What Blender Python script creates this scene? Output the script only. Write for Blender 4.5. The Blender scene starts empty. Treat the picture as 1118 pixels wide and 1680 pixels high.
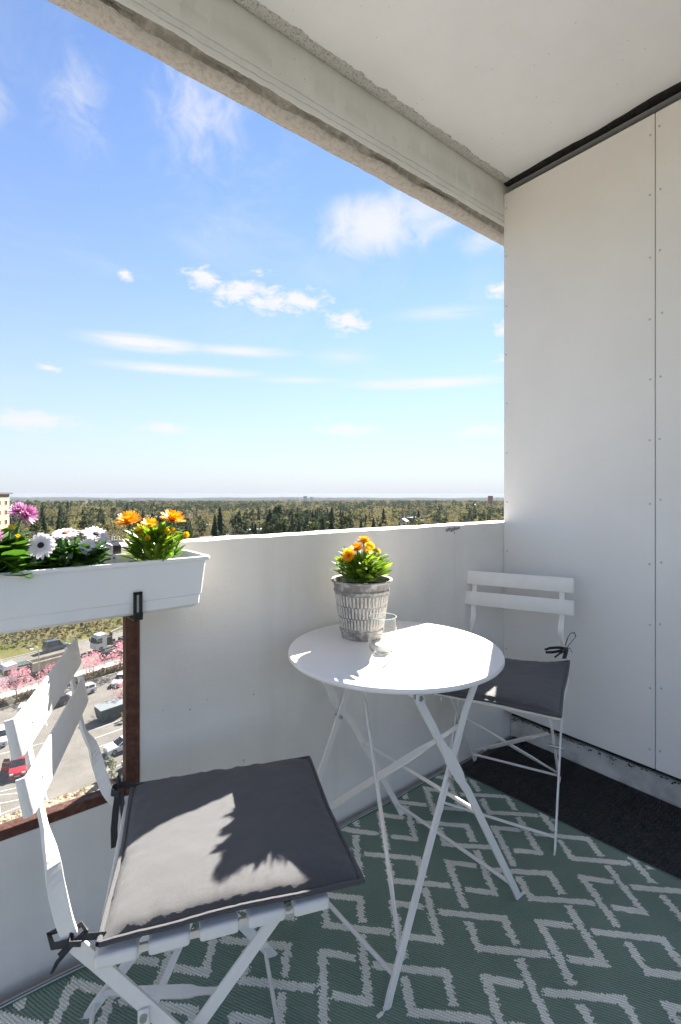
import bpy, bmesh, math, random
import numpy as np
from mathutils import Vector, Matrix, noise as mnoise

random.seed(7)
rng = np.random.default_rng(7)
scene = bpy.context.scene
col = scene.collection
RAD = math.radians

# ------------------------------------------------------------------ camera
cam_d = bpy.data.cameras.new('camera')
cam = bpy.data.objects.new('camera', cam_d)
col.objects.link(cam)
cam.location = (0, 0, 1.15)
cam.rotation_euler = (RAD(90), 0, RAD(-38.3))
cam_d.sensor_fit = 'HORIZONTAL'
cam_d.sensor_width = 36
cam_d.lens = 36 * 805 / 1118
cam_d.shift_y = -30 / 1118
cam_d.clip_start = 0.02
cam_d.clip_end = 30000
scene.camera = cam

# ------------------------------------------------------------------ view, sampling
scene.render.engine = 'CYCLES'
scene.view_settings.view_transform = 'Standard'
scene.view_settings.look = 'None'
scene.view_settings.gamma = 1
scene.view_settings.use_curve_mapping = False
EXPOSURE = 3.36
scene.view_settings.exposure = EXPOSURE
try:
    scene.cycles.use_denoising = True
    scene.cycles.max_bounces = 10
    scene.cycles.diffuse_bounces = 5
    scene.cycles.transparent_max_bounces = 16
    scene.cycles.sample_clamp_indirect = 6
    scene.cycles.volume_bounces = 0
except Exception:
    pass

# ------------------------------------------------------------------ sun
SUN_AZ = 58.8          # degrees from +Y towards +X
SUN_EL = 36.2
sd = Vector((math.sin(RAD(SUN_AZ)) * math.cos(RAD(SUN_EL)), math.cos(RAD(SUN_AZ)) * math.cos(RAD(SUN_EL)), math.sin(RAD(SUN_EL))))
sun_d = bpy.data.lights.new('sun', 'SUN')
sun_d.energy = 2.5
sun_d.angle = RAD(0.53)
sun_d.color = (1.0, 0.955, 0.88)
sun = bpy.data.objects.new('sun', sun_d)
col.objects.link(sun)
sun.rotation_euler = (-sd).to_track_quat('-Z', 'Y').to_euler()
sun.location = sd * 40

# ------------------------------------------------------------------ sky
SKY_STR = 0.05
world = bpy.data.worlds.new('World')
scene.world = world
world.use_nodes = True
wn, wl = world.node_tree.nodes, world.node_tree.links
wn.clear()
w_out = wn.new('ShaderNodeOutputWorld')
w_bg = wn.new('ShaderNodeBackground')
w_bg.inputs['Strength'].default_value = SKY_STR
wl.new(w_bg.outputs[0], w_out.inputs['Surface'])
sky = wn.new('ShaderNodeTexSky')
sky.sky_type = 'NISHITA'
sky.sun_disc = False
sky.sun_elevation = RAD(SUN_EL)
sky.sun_rotation = RAD(SUN_AZ)
sky.altitude = 60
sky.air_density = 1.0
sky.dust_density = 0.0
sky.ozone_density = 3.0


def wmath(op, a, b=None, c=None, clamp=False):
    n = wn.new('ShaderNodeMath')
    n.operation = op
    n.use_clamp = clamp
    for i, v in enumerate((a, b, c)):
        if v is None:
            continue
        if isinstance(v, (int, float)):
            n.inputs[i].default_value = v
        else:
            wl.new(v, n.inputs[i])
    return n.outputs[0]


tc = wn.new('ShaderNodeTexCoord')
sep = wn.new('ShaderNodeSeparateXYZ')
wl.new(tc.outputs['Generated'], sep.inputs[0])
az = wmath('MULTIPLY', wmath('ARCTAN2', sep.outputs[0], sep.outputs[1]), 180 / math.pi)
el = wmath('MULTIPLY', wmath('ARCSINE', sep.outputs[2]), 180 / math.pi)
cmb = wn.new('ShaderNodeCombineXYZ')
wl.new(az, cmb.inputs[0])
wl.new(el, cmb.inputs[1])


def wnoise(scale_xyz, detail, rough=0.55, dist=0.0):
    mp = wn.new('ShaderNodeMapping')
    mp.inputs['Scale'].default_value = scale_xyz
    wl.new(cmb.outputs[0], mp.inputs[0])
    nz = wn.new('ShaderNodeTexNoise')
    nz.inputs['Scale'].default_value = 1
    nz.inputs['Detail'].default_value = detail
    nz.inputs['Roughness'].default_value = rough
    nz.inputs['Distortion'].default_value = dist
    wl.new(mp.outputs[0], nz.inputs['Vector'])
    return nz.outputs['Fac']


def cloud_mask(items):
    """Fuzzy union of elliptical clouds; each item is (azimuth, elevation, half width, half height, weight) in degrees."""
    acc = None
    for a, e, rx, ry, wt in items:
        mp = wn.new('ShaderNodeMapping')
        mp.inputs['Scale'].default_value = (1 / rx, 1 / ry, 1)
        mp.inputs['Location'].default_value = (-a / rx, -e / ry, 0)
        wl.new(cmb.outputs[0], mp.inputs[0])
        ln = wn.new('ShaderNodeVectorMath')
        ln.operation = 'LENGTH'
        wl.new(mp.outputs[0], ln.inputs[0])
        m = wmath('MULTIPLY', wmath('SUBTRACT', 1.0, ln.outputs['Value'], clamp=True), wt)
        acc = m if acc is None else wmath('MAXIMUM', acc, m)
    return acc


def smooth(v, lo, hi, out=1.0):
    n = wn.new('ShaderNodeMapRange')
    n.interpolation_type = 'SMOOTHSTEP'
    n.inputs['From Min'].default_value = lo
    n.inputs['From Max'].default_value = hi
    n.inputs['To Max'].default_value = out
    wl.new(v, n.inputs['Value'])
    return n.outputs['Result']


cumulus = [(22.6, 22.9, 4.0, 1.7, 1), (26.4, 22.1, 5.4, 2.3, 1), (30.0, 21.3, 5.2, 2.1, 1), (33.6, 21.3, 4.8, 2.2, 1),
           (39.0, 19.3, 4.0, 2.1, 1), (14.6, 22.2, 1.2, .9, 1), (29.0, 23.8, 2.0, .9, .8), (23.8, 20.7, 2.2, .7, .7),
           (56.5, 21.5, 2.2, 1.7, 1), (57.0, 17.6, 3.4, 1.4, .85), (57.0, 14.6, 3.4, 1.1, .6), (7.7, 12.4, 1.8, .8, .7)]
low = [(5.5, 7.2, 8.0, 1.6, .8), (18.5, 7.1, 4.5, 1.1, .8), (39.1, 7.4, 5.5, 1.2, .85), (54.5, 7.0, 5.5, 1.4, .7), (-12, 8, 8, 1.6, .7), (74, 8, 7, 1.6, .7)]
streak = [(16.5, 15.9, 8.5, 1.2, .95), (27.0, 15.9, 9.0, .9, .7), (20.5, 13.5, 12.0, .8, .8), (48.0, 12.5, 13.0, .95, .85),
          (50.0, 19.8, 8.5, 1.3, .45), (38.5, 15.6, 6.0, 1.5, .4), (33.5, 13.0, 8.0, .7, .5), (-10, 15, 10, 1.0, .7)]
wisp = [(42.0, 28.4, 9.0, 4.2, 1.15), (47.5, 29.4, 8.0, 4.8, .8), (54.5, 26.3, 6.0, 2.2, .6), (10.0, 35.0, 6.0, 8.0, .42), (22.5, 36.5, 10.0, 10.0, .5),
        (3.0, 33.0, 4.0, 4.0, .4), (24.0, 27.0, 7.0, 3.0, .35)]
n_puff = wnoise((.50, 1.0, 1), 9, .66, .35)
n_str = wnoise((.14, 1.3, 1), 8, .64, .6)
n_wisp = wnoise((.30, .34, 1), 9, .62, .8)
n_open = wnoise((.05, .12, 1), 9, .66, .7)
f_cum = smooth(wmath('ADD', cloud_mask(cumulus), wmath('MULTIPLY', wmath('SUBTRACT', n_puff, .5), 2.3)), .22, .95, .95)
f_cum = wmath('MULTIPLY', f_cum, smooth(cloud_mask(cumulus), .0, .22))
f_low = smooth(wmath('ADD', cloud_mask(low), wmath('MULTIPLY', wmath('SUBTRACT', n_puff, .5), 1.3)), .12, .8, .8)
f_low = wmath('MULTIPLY', f_low, smooth(cloud_mask(low), .0, .3))
f_str = wmath('MULTIPLY', smooth(cloud_mask(streak), .0, .75), smooth(n_str, .12, .62, .95))
f_wis = smooth(wmath('ADD', cloud_mask(wisp), wmath('MULTIPLY', wmath('SUBTRACT', n_wisp, .5), 1.3)), .02, 1.05, .85)
f_wis = wmath('MULTIPLY', f_wis, smooth(cloud_mask(wisp), .0, .45))
f_gen = smooth(n_open, .46, .95, .42)
fac = wmath('MAXIMUM', f_cum, wmath('MAXIMUM', f_low, wmath('MAXIMUM', f_str, wmath('MAXIMUM', f_wis, f_gen))))
# pale band of moist air that thickens evenly towards the horizon all round
veil = wmath('MULTIPLY', wmath('EXPONENT', wmath('MULTIPLY', wmath('MAXIMUM', el, 0.0), -1 / 20.0)), .95)
sat = wn.new('ShaderNodeHueSaturation')
sat.inputs['Saturation'].default_value = 1.13
sat.inputs['Value'].default_value = 0.455
wbal = wn.new('ShaderNodeMix')
wbal.data_type = 'RGBA'
wbal.blend_type = 'MULTIPLY'
wbal.inputs['Factor'].default_value = 1
wl.new(sky.outputs[0], wbal.inputs[6])
wbal.inputs[7].default_value = (1.03, .945, .985, 1)
wl.new(wbal.outputs[2], sat.inputs['Color'])
mixv = wn.new('ShaderNodeMix')
mixv.data_type = 'RGBA'
wl.new(veil, mixv.inputs['Factor'])
wl.new(sat.outputs[0], mixv.inputs[6])
CL = 1.0 / (SKY_STR * 2 ** EXPOSURE)
mixv.inputs[7].default_value = (.68 * CL, .76 * CL, .88 * CL, 1)
mixc = wn.new('ShaderNodeMix')
mixc.data_type = 'RGBA'
wl.new(fac, mixc.inputs['Factor'])
wl.new(mixv.outputs[2], mixc.inputs[6])
mixc.inputs[7].default_value = (.98 * CL, .97 * CL, .98 * CL, 1)
wl.new(mixc.outputs[2], w_bg.inputs['Color'])


# ------------------------------------------------------------------ helpers
class MB:
    """Collects shapes and links them as one mesh object."""

    def __init__(self):
        self.v, self.f = [], []

    def add(self, verts, faces):
        o = len(self.v)
        self.v += [tuple(p) for p in verts]
        self.f += [tuple(i + o for i in q) for q in faces]
        return self

    def box(self, c, s, rot=None):
        x, y, z = (k / 2 for k in s)
        vs = [Vector((a * x, b * y, d * z)) for d in (-1, 1) for b in (-1, 1) for a in (-1, 1)]
        if rot is not None:
            vs = [rot @ p for p in vs]
        c = Vector(c)
        return self.add([p + c for p in vs], [(0, 2, 3, 1), (4, 5, 7, 6), (0, 1, 5, 4), (2, 6, 7, 3), (0, 4, 6, 2), (1, 3, 7, 5)])

    def ribbon(self, pts, wdirs, w, t, widths=None, soft=0):
        """A flat bar through pts; wdirs gives the direction of its broad side at each point."""
        pts = [Vector(p) for p in pts]
        n = len(pts)
        if soft:
            wds = wdirs if isinstance(wdirs, list) else [wdirs] * n
            ws = widths or [w] * n
            P, W, Q = [], [], []
            for i in range(n - 1):
                p0, p1, p2, p3 = pts[max(0, i - 1)], pts[i], pts[i + 1], pts[min(n - 1, i + 2)]
                for k in range(soft):
                    t_ = k / soft
                    P.append(.5 * ((2 * p1) + (p2 - p0) * t_ + (2 * p0 - 5 * p1 + 4 * p2 - p3) * t_ ** 2 + (3 * p1 - p0 - 3 * p2 + p3) * t_ ** 3))
                    W.append(Vector(wds[i]).lerp(Vector(wds[i + 1]), t_))
                    Q.append(ws[i] + (ws[i + 1] - ws[i]) * t_)
            pts, wdirs, widths = P + [pts[-1]], W + [Vector(wds[-1])], Q + [ws[-1]]
            n = len(pts)
        rings = []
        for i, p in enumerate(pts):
            tan = (pts[min(i + 1, n - 1)] - pts[max(i - 1, 0)]).normalized()
            wd = Vector(wdirs[i] if isinstance(wdirs, list) else wdirs)
            wd = (wd - tan * wd.dot(tan)).normalized()
            nn = tan.cross(wd)
            ww = (widths[i] if widths else w) / 2
            rings.append([p + wd * ww + nn * t / 2, p - wd * ww + nn * t / 2, p - wd * ww - nn * t / 2, p + wd * ww - nn * t / 2])
        vs = [q for r in rings for q in r]
        fs = []
        for i in range(n - 1):
            for k in range(4):
                fs.append((4 * i + k, 4 * i + (k + 1) % 4, 4 * i + 4 + (k + 1) % 4, 4 * i + 4 + k))
        fs.append((3, 2, 1, 0))
        fs.append(tuple(4 * (n - 1) + k for k in range(4)))
        return self.add(vs, fs)

    def tube(self, pts, r, n=10, radii=None, cap=True):
        pts = [Vector(p) for p in pts]
        m = len(pts)
        up = Vector((0.123, 0.31, 0.94))
        vs, fs = [], []
        for i, p in enumerate(pts):
            tan = (pts[min(i + 1, m - 1)] - pts[max(i - 1, 0)]).normalized()
            a = tan.cross(up)
            if a.length < 1e-3:
                a = tan.cross(Vector((1, 0, 0)))
            a.normalize()
            b = tan.cross(a)
            rr = radii[i] if radii else r
            for k in range(n):
                an = 2 * math.pi * k / n
                vs.append(p + a * math.cos(an) * rr + b * math.sin(an) * rr)
        for i in range(m - 1):
            for k in range(n):
                fs.append((i * n + k, i * n + (k + 1) % n, (i + 1) * n + (k + 1) % n, (i + 1) * n + k))
        if cap:
            fs.append(tuple(reversed(range(n))))
            fs.append(tuple((m - 1) * n + k for k in range(n)))
        return self.add(vs, fs)

    def lathe(self, prof, n=48, c=(0, 0, 0), closed=False):
        vs, fs = [], []
        m = len(prof)
        for r, z in prof:
            for k in range(n):
                a = 2 * math.pi * k / n
                vs.append((c[0] + r * math.cos(a), c[1] + r * math.sin(a), c[2] + z))
        rng_ = range(m) if closed else range(m - 1)
        for i in rng_:
            j = (i + 1) % m
            for k in range(n):
                fs.append((i * n + k, i * n + (k + 1) % n, j * n + (k + 1) % n, j * n + k))
        if not closed:
            if prof[0][0] > 1e-6:
                fs.append(tuple(reversed(range(n))))
            if prof[-1][0] > 1e-6:
                fs.append(tuple((m - 1) * n + k for k in range(n)))
        return self.add(vs, fs)

    def prism(self, poly, z0, z1):
        n = len(poly)
        vs = [(x, y, z0) for x, y in poly] + [(x, y, z1) for x, y in poly]
        fs = [(i, (i + 1) % n, n + (i + 1) % n, n + i) for i in range(n)]
        fs += [tuple(reversed(range(n))), tuple(range(n, 2 * n))]
        return self.add(vs, fs)

    def mesh(self, name, mat=None, smooth=False, bevel=0, seg=2):
        me = bpy.data.meshes.new(name)
        me.from_pydata(self.v, [], self.f)
        bm = bmesh.new()
        bm.from_mesh(me)
        bmesh.ops.recalc_face_normals(bm, faces=bm.faces)
        if bevel:
            es = [e for e in bm.edges if len(e.link_faces) == 2 and e.calc_face_angle(0) > 0.6]
            bmesh.ops.bevel(bm, geom=es, offset=bevel, segments=seg, profile=.5, affect='EDGES', clamp_overlap=True)
        bm.to_mesh(me)
        bm.free()
        if smooth:
            me.polygons.foreach_set('use_smooth', [True] * len(me.polygons))
            try:
                me.set_sharp_from_angle(angle=RAD(40))
            except Exception:
                pass
        if mat:
            me.materials.append(mat)
        return me

    def build(self, name, mat=None, parent=None, smooth=False, bevel=0, seg=2):
        return link(name, self.mesh(name, mat, smooth, bevel, seg), parent)


def link(name, me, parent=None, mw=None):
    o = bpy.data.objects.new(name, me)
    col.objects.link(o)
    if parent:
        o.parent = parent
    if mw is not None:
        o.matrix_basis = mw
    return o


def tag(o, label=None, cat=None, group=None, kind=None):
    for k, v in (('label', label), ('category', cat), ('group', group), ('kind', kind)):
        if v:
            o[k] = v
    return o


def empty(name, loc=(0, 0, 0), rz=0.0):
    o = bpy.data.objects.new(name, None)
    col.objects.link(o)
    o.location = loc
    o.rotation_euler = (0, 0, rz)
    o.empty_display_size = .1
    return o


kids = {}


def copy_tree(o, parent=None):
    c = o.copy()
    col.objects.link(c)
    c.parent = parent
    for ch in list(o.children):
        copy_tree(ch, c)
    return c


def structure(o):
    o['kind'] = 'structure'
    return o


def grid_sheet(nx, ny, fn, name, m, parent=None, smooth=True):
    vs = [fn(i / nx, j / ny) for j in range(ny + 1) for i in range(nx + 1)]
    fs = [(j * (nx + 1) + i, j * (nx + 1) + i + 1, (j + 1) * (nx + 1) + i + 1, (j + 1) * (nx + 1) + i) for j in range(ny) for i in range(nx)]
    return MB().add(vs, fs).build(name, m, parent, smooth)




def fb(x, y, z=0.0, o=5):
    return mnoise.fractal(Vector((x, y, z)), .9, 2.1, o)



# ------------------------------------------------------------------ materials
def new_mat(name):
    m = bpy.data.materials.new(name)
    m.use_nodes = True
    nt = m.node_tree
    return m, nt, nt.nodes['Principled BSDF']


def mat(name, color, rough=.5, metal=0, var=0.0, vscale=8, bump=0.0, bscale=60, bdetail=4, spec=.5, color2=None, coord='Object', coat=0, sheen=0, trans=0, blotch=(.35, .65)):
    m, nt, b = new_mat(name)
    N, L = nt.nodes, nt.links
    b.inputs['Roughness'].default_value = rough
    b.inputs['Metallic'].default_value = metal
    b.inputs['Specular IOR Level'].default_value = spec
    b.inputs['Base Color'].default_value = (*color, 1)
    if coat:
        b.inputs['Coat Weight'].default_value = coat
    if sheen:
        b.inputs['Sheen Weight'].default_value = sheen
    t = N.new('ShaderNodeTexCoord')
    if var or color2:
        nz = N.new('ShaderNodeTexNoise')
        nz.inputs['Scale'].default_value = vscale
        nz.inputs['Detail'].default_value = 6
        nz.inputs['Roughness'].default_value = .6
        L.new(t.outputs[coord], nz.inputs['Vector'])
        mr = N.new('ShaderNodeMapRange')
        mr.inputs['From Min'].default_value = blotch[0]
        mr.inputs['From Max'].default_value = blotch[1]
        L.new(nz.outputs['Fac'], mr.inputs['Value'])
        mx = N.new('ShaderNodeMix')
        mx.data_type = 'RGBA'
        L.new(mr.outputs[0], mx.inputs['Factor'])
        c2 = color2 or tuple(max(0, k * (1 - var)) for k in color)
        c1 = color if color2 else tuple(min(1, k * (1 + var * .5)) for k in color)
        mx.inputs[6].default_value = (*c1, 1)
        mx.inputs[7].default_value = (*c2, 1)
        L.new(mx.outputs[2], b.inputs['Base Color'])
    if bump:
        nz2 = N.new('ShaderNodeTexNoise')
        nz2.inputs['Scale'].default_value = bscale
        nz2.inputs['Detail'].default_value = bdetail
        L.new(t.outputs[coord], nz2.inputs['Vector'])
        bp = N.new('ShaderNodeBump')
        bp.inputs['Strength'].default_value = 1
        bp.inputs['Distance'].default_value = bump
        L.new(nz2.outputs['Fac'], bp.inputs['Height'])
        L.new(bp.outputs[0], b.inputs['Normal'])
    return m


def leaf_mat(name, color, color2, rough=.45, trans=.35, through=(1.6, 1.5, .6)):
    """Thin leaf: part of the light passes through; each leaf object gets its own tone."""
    m, nt, b = new_mat(name)
    N, L = nt.nodes, nt.links
    oi = N.new('ShaderNodeObjectInfo')
    mx = N.new('ShaderNodeMix')
    mx.data_type = 'RGBA'
    L.new(oi.outputs['Random'], mx.inputs['Factor'])
    mx.inputs[6].default_value = (*color, 1)
    mx.inputs[7].default_value = (*color2, 1)
    L.new(mx.outputs[2], b.inputs['Base Color'])
    b.inputs['Roughness'].default_value = rough
    tr = N.new('ShaderNodeBsdfTranslucent')
    gm = N.new('ShaderNodeMix')
    gm.data_type = 'RGBA'
    gm.blend_type = 'MULTIPLY'
    gm.inputs['Factor'].default_value = 1
    L.new(mx.outputs[2], gm.inputs[6])
    gm.inputs[7].default_value = (*through, 1)
    L.new(gm.outputs[2], tr.inputs['Color'])
    ms = N.new('ShaderNodeMixShader')
    ms.inputs[0].default_value = trans
    L.new(b.outputs[0], ms.inputs[1])
    L.new(tr.outputs[0], ms.inputs[2])
    L.new(ms.outputs[0], N['Material Output'].inputs['Surface'])
    return m


def wall_paint(name, base=(.82, .778, .715), dark=(.72, .68, .62), bump=.004, lines=True, pits=.62, pit_scale=26):
    """White painted concrete: brush and board marks, pits, faint grime."""
    m, nt, b = new_mat(name)
    N, L = nt.nodes, nt.links
    t = N.new('ShaderNodeTexCoord')
    n1 = N.new('ShaderNodeTexNoise')
    n1.inputs['Scale'].default_value = 2.2
    n1.inputs['Detail'].default_value = 8
    n1.inputs['Roughness'].default_value = .65
    L.new(t.outputs['Object'], n1.inputs['Vector'])
    mr = N.new('ShaderNodeMapRange')
    mr.inputs['From Min'].default_value = .42
    mr.inputs['From Max'].default_value = .75
    L.new(n1.outputs['Fac'], mr.inputs['Value'])
    mx = N.new('ShaderNodeMix')
    mx.data_type = 'RGBA'
    mx.inputs[6].default_value = (*base, 1)
    mx.inputs[7].default_value = (*dark, 1)
    L.new(mr.outputs[0], mx.inputs['Factor'])
    # small pits
    vo = N.new('ShaderNodeTexVoronoi')
    vo.inputs['Scale'].default_value = pit_scale
    L.new(t.outputs['Object'], vo.inputs['Vector'])
    pit = N.new('ShaderNodeMapRange')
    pit.inputs['From Min'].default_value = .045
    pit.inputs['From Max'].default_value = .09
    pit.inputs['To Min'].default_value = 1
    pit.inputs['To Max'].default_value = 0
    L.new(vo.outputs['Distance'], pit.inputs['Value'])
    nsel = N.new('ShaderNodeTexNoise')
    nsel.inputs['Scale'].default_value = 5
    L.new(t.outputs['Object'], nsel.inputs['Vector'])
    sel = N.new('ShaderNodeMapRange')
    sel.inputs['From Min'].default_value = pits
    sel.inputs['From Max'].default_value = pits + .04
    L.new(nsel.outputs['Fac'], sel.inputs['Value'])
    pm = N.new('ShaderNodeMath')
    pm.operation = 'MULTIPLY'
    L.new(pit.outputs[0], pm.inputs[0])
    L.new(sel.outputs[0], pm.inputs[1])
    mx2 = N.new('ShaderNodeMix')
    mx2.data_type = 'RGBA'
    L.new(pm.outputs[0], mx2.inputs['Factor'])
    L.new(mx.outputs[2], mx2.inputs[6])
    mx2.inputs[7].default_value = (.46, .44, .41, 1)
    # old rain runs: faint upright streaks
    mps = N.new('ShaderNodeMapping')
    mps.inputs['Scale'].default_value = (11, 11, .55)
    L.new(t.outputs['Object'], mps.inputs[0])
    ns = N.new('ShaderNodeTexNoise')
    ns.inputs['Scale'].default_value = 1
    ns.inputs['Detail'].default_value = 7
    ns.inputs['Roughness'].default_value = .6
    L.new(mps.outputs[0], ns.inputs['Vector'])
    mrs = N.new('ShaderNodeMapRange')
    mrs.inputs['From Min'].default_value = .50
    mrs.inputs['From Max'].default_value = .78
    mrs.inputs['To Min'].default_value = 1.0
    mrs.inputs['To Max'].default_value = .92 if lines else .99
    L.new(ns.outputs['Fac'], mrs.inputs['Value'])
    hs = N.new('ShaderNodeHueSaturation')
    L.new(mrs.outputs[0], hs.inputs['Value'])
    L.new(mx2.outputs[2], hs.inputs['Color'])
    L.new(hs.outputs[0], b.inputs['Base Color'])
    b.inputs['Roughness'].default_value = .62
    # relief: broad trowel waves stretched along the wall, plus fine grain
    mp = N.new('ShaderNodeMapping')
    mp.inputs['Scale'].default_value = (1.0, 1.0, 3.2) if lines else (3, 3, 3)
    L.new(t.outputs['Object'], mp.inputs[0])
    n2 = N.new('ShaderNodeTexNoise')
    n2.inputs['Scale'].default_value = 2.0
    n2.inputs['Detail'].default_value = 9
    n2.inputs['Roughness'].default_value = .55
    L.new(mp.outputs[0], n2.inputs['Vector'])
    n3 = N.new('ShaderNodeTexNoise')
    n3.inputs['Scale'].default_value = 120
    n3.inputs['Detail'].default_value = 3
    L.new(t.outputs['Object'], n3.inputs['Vector'])
    ad = N.new('ShaderNodeMath')
    ad.operation = 'MULTIPLY_ADD'
    L.new(n3.outputs['Fac'], ad.inputs[0])
    ad.inputs[1].default_value = .06
    L.new(n2.outputs['Fac'], ad.inputs[2])
    sb = N.new('ShaderNodeMath')
    sb.operation = 'MULTIPLY_ADD'
    L.new(pm.outputs[0], sb.inputs[0])
    sb.inputs[1].default_value = -.25
    L.new(ad.outputs[0], sb.inputs[2])
    bp = N.new('ShaderNodeBump')
    bp.inputs['Distance'].default_value = bump * 2
    bp.inputs['Strength'].default_value = .8
    L.new(sb.outputs[0], bp.inputs['Height'])
    L.new(bp.outputs[0], b.inputs['Normal'])
    return m


def glass_mat(name, tint=(1, 1, 1), refl=.06, dirt=0.0, edge=False):
    """Thin clear sheet: light passes straight through, part is mirrored, a little dirt scatters."""
    m, nt, b = new_mat(name)
    N, L = nt.nodes, nt.links
    N.remove(b)
    tr = N.new('ShaderNodeBsdfTransparent')
    tr.inputs[0].default_value = (*tint, 1)
    if edge:
        le = N.new('ShaderNodeLayerWeight')
        le.inputs['Blend'].default_value = .5
        me_ = N.new('ShaderNodeMapRange')
        me_.inputs['From Min'].default_value = .5
        me_.inputs['From Max'].default_value = 1.0
        L.new(le.outputs['Facing'], me_.inputs['Value'])
        mt_ = N.new('ShaderNodeMix')
        mt_.data_type = 'RGBA'
        L.new(me_.outputs[0], mt_.inputs['Factor'])
        mt_.inputs[6].default_value = (*tint, 1)
        mt_.inputs[7].default_value = (.55, .56, .55, 1)
        L.new(mt_.outputs[2], tr.inputs[0])
    gl = N.new('ShaderNodeBsdfGlossy')
    gl.inputs['Roughness'].default_value = .02
    lw = N.new('ShaderNodeLayerWeight')
    lw.inputs['Blend'].default_value = .5
    pw = N.new('ShaderNodeMath')
    pw.operation = 'POWER'
    L.new(lw.outputs['Facing'], pw.inputs[0])
    pw.inputs[1].default_value = 4
    fr = N.new('ShaderNodeMath')
    fr.operation = 'MULTIPLY_ADD'
    L.new(pw.outputs[0], fr.inputs[0])
    fr.inputs[1].default_value = .75
    fr.inputs[2].default_value = .045
    ms = N.new('ShaderNodeMixShader')
    L.new(fr.outputs[0], ms.inputs[0])
    L.new(tr.outputs[0], ms.inputs[1])
    L.new(gl.outputs[0], ms.inputs[2])
    last = ms
    if dirt:
        df = N.new('ShaderNodeBsdfDiffuse')
        df.inputs[0].default_value = (.72, .68, .60, 1)
        t = N.new('ShaderNodeTexCoord')
        nz = N.new('ShaderNodeTexNoise')
        nz.inputs['Scale'].default_value = 9
        nz.inputs['Detail'].default_value = 8
        L.new(t.outputs['Object'], nz.inputs['Vector'])
        mr = N.new('ShaderNodeMapRange')
        mr.inputs['From Min'].default_value = .3
        mr.inputs['From Max'].default_value = .75
        mr.inputs['To Min'].default_value = dirt * .4
        mr.inputs['To Max'].default_value = dirt
        L.new(nz.outputs['Fac'], mr.inputs['Value'])
        m2 = N.new('ShaderNodeMixShader')
        L.new(mr.outputs[0], m2.inputs[0])
        L.new(ms.outputs[0], m2.inputs[1])
        L.new(df.outputs[0], m2.inputs[2])
        last = m2
    L.new(last.outputs[0], N['Material Output'].inputs['Surface'])
    return m


M = {}
M['wall'] = wall_paint('wall_paint')
M['ceil'] = wall_paint('ceiling_paint', (.81, .812, .815), (.745, .745, .745), .0025, lines=False, pits=.50, pit_scale=34)
M['beam'] = wall_paint('beam_paint', (.84, .835, .82), (.70, .69, .665), .004, pits=.46, pit_scale=40)
M['raw'] = mat('raw_concrete', (.54, .505, .455), .9, color2=(.36, .33, .295), vscale=70, bump=.006, bscale=190, bdetail=8, blotch=(.46, .74))
M['dirt'] = mat('sooty_concrete', (.30, .275, .24), .95, color2=(.45, .42, .37), vscale=40, bump=.008, bscale=120, blotch=(.48, .68))
M['raw_fine'] = mat('worn_concrete', (.62, .60, .565), .9, color2=(.27, .25, .225), vscale=150, bump=.008, bscale=170, bdetail=8, blotch=(.52, .66))
M['plinth'] = mat('plinth_concrete', (.74, .70, .64), .8, color2=(.45, .43, .40), vscale=7, bump=.006, bscale=40, bdetail=9, blotch=(.45, .7))
M['grime'] = mat('grime_and_gap_shade', (.018, .017, .016), .9, var=.5, vscale=40, bump=.01, bscale=70)  # grime on caulk and flakes; on the backing wall, painted gap shade
M['panel'] = mat('panel_board', (.845, .81, .76), .48, var=.035, vscale=2.5, bump=.0006, bscale=45)
M['screw'] = mat('screw_steel', (.55, .54, .52), .45, metal=.4)
M['floor'] = mat('floor_concrete', (.30, .29, .28), .9, var=.4, vscale=12, bump=.004, bscale=60)
M['rust'] = mat('rusty_brown_paint', (.085, .026, .014), .6, color2=(.16, .075, .04), vscale=55, bump=.004, bscale=60, bdetail=9, blotch=(.45, .75))
M['putty'] = mat('crumbling_putty', (.52, .42, .30), .9, color2=(.16, .10, .06), vscale=70, bump=.01, bscale=90, blotch=(.48, .6))
M['pane'] = glass_mat('dusty_glass', (.97, .97, .95), dirt=.12)
M['glass'] = glass_mat('clear_glass', (.95, .955, .95), edge=True)
M['rim_highlight'] = mat('rim_highlight', (.80, .80, .79), .12, spec=.8)  # opaque near-white: the highlight on the glass edge put into colour
M['white_metal'] = mat('white_powder_coat', (.84, .795, .735), .38, var=.03, vscale=20, bump=.0004, bscale=220)
M['tabletop'] = mat('white_table_lacquer', (.84, .815, .78), .33, var=.02, vscale=9, bump=.0003, bscale=150)
M['steel'] = mat('zinc_steel', (.50, .49, .47), .35, metal=.9)
M['cloth'] = None
M['strap'] = mat('black_strap', (.035, .035, .038), .6, bump=.0008, bscale=500)
M['plastic'] = mat('white_plastic', (.88, .875, .86), .42, var=.02, vscale=5, bump=.0006, bscale=14)
M['black_metal'] = mat('black_steel', (.016, .016, .017), .38, bump=.0004, bscale=200)
M['soil'] = mat('potting_soil', (.045, .032, .022), .95, var=.6, vscale=60, bump=.02, bscale=90)
M['zinc_dark'] = mat('aged_zinc', (.20, .19, .175), .7, metal=.1, color2=(.50, .475, .44), vscale=38, bump=.002, bscale=80, blotch=(.46, .66))
M['zinc_light'] = mat('whitewashed_zinc', (.60, .57, .52), .75, color2=(.30, .28, .25), vscale=75, bump=.002, bscale=120, blotch=(.46, .7))
M['wax'] = mat('white_wax', (.82, .81, .78), .45)
M['gold'] = mat('rose_gold_line', (.75, .48, .38), .3, metal=.7)
M['wick'] = mat('wick', (.05, .045, .04), .9)
M['leaf_bright'] = leaf_mat('bright_leaf', (.07, .165, .022), (.22, .33, .035), trans=.42)
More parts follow.
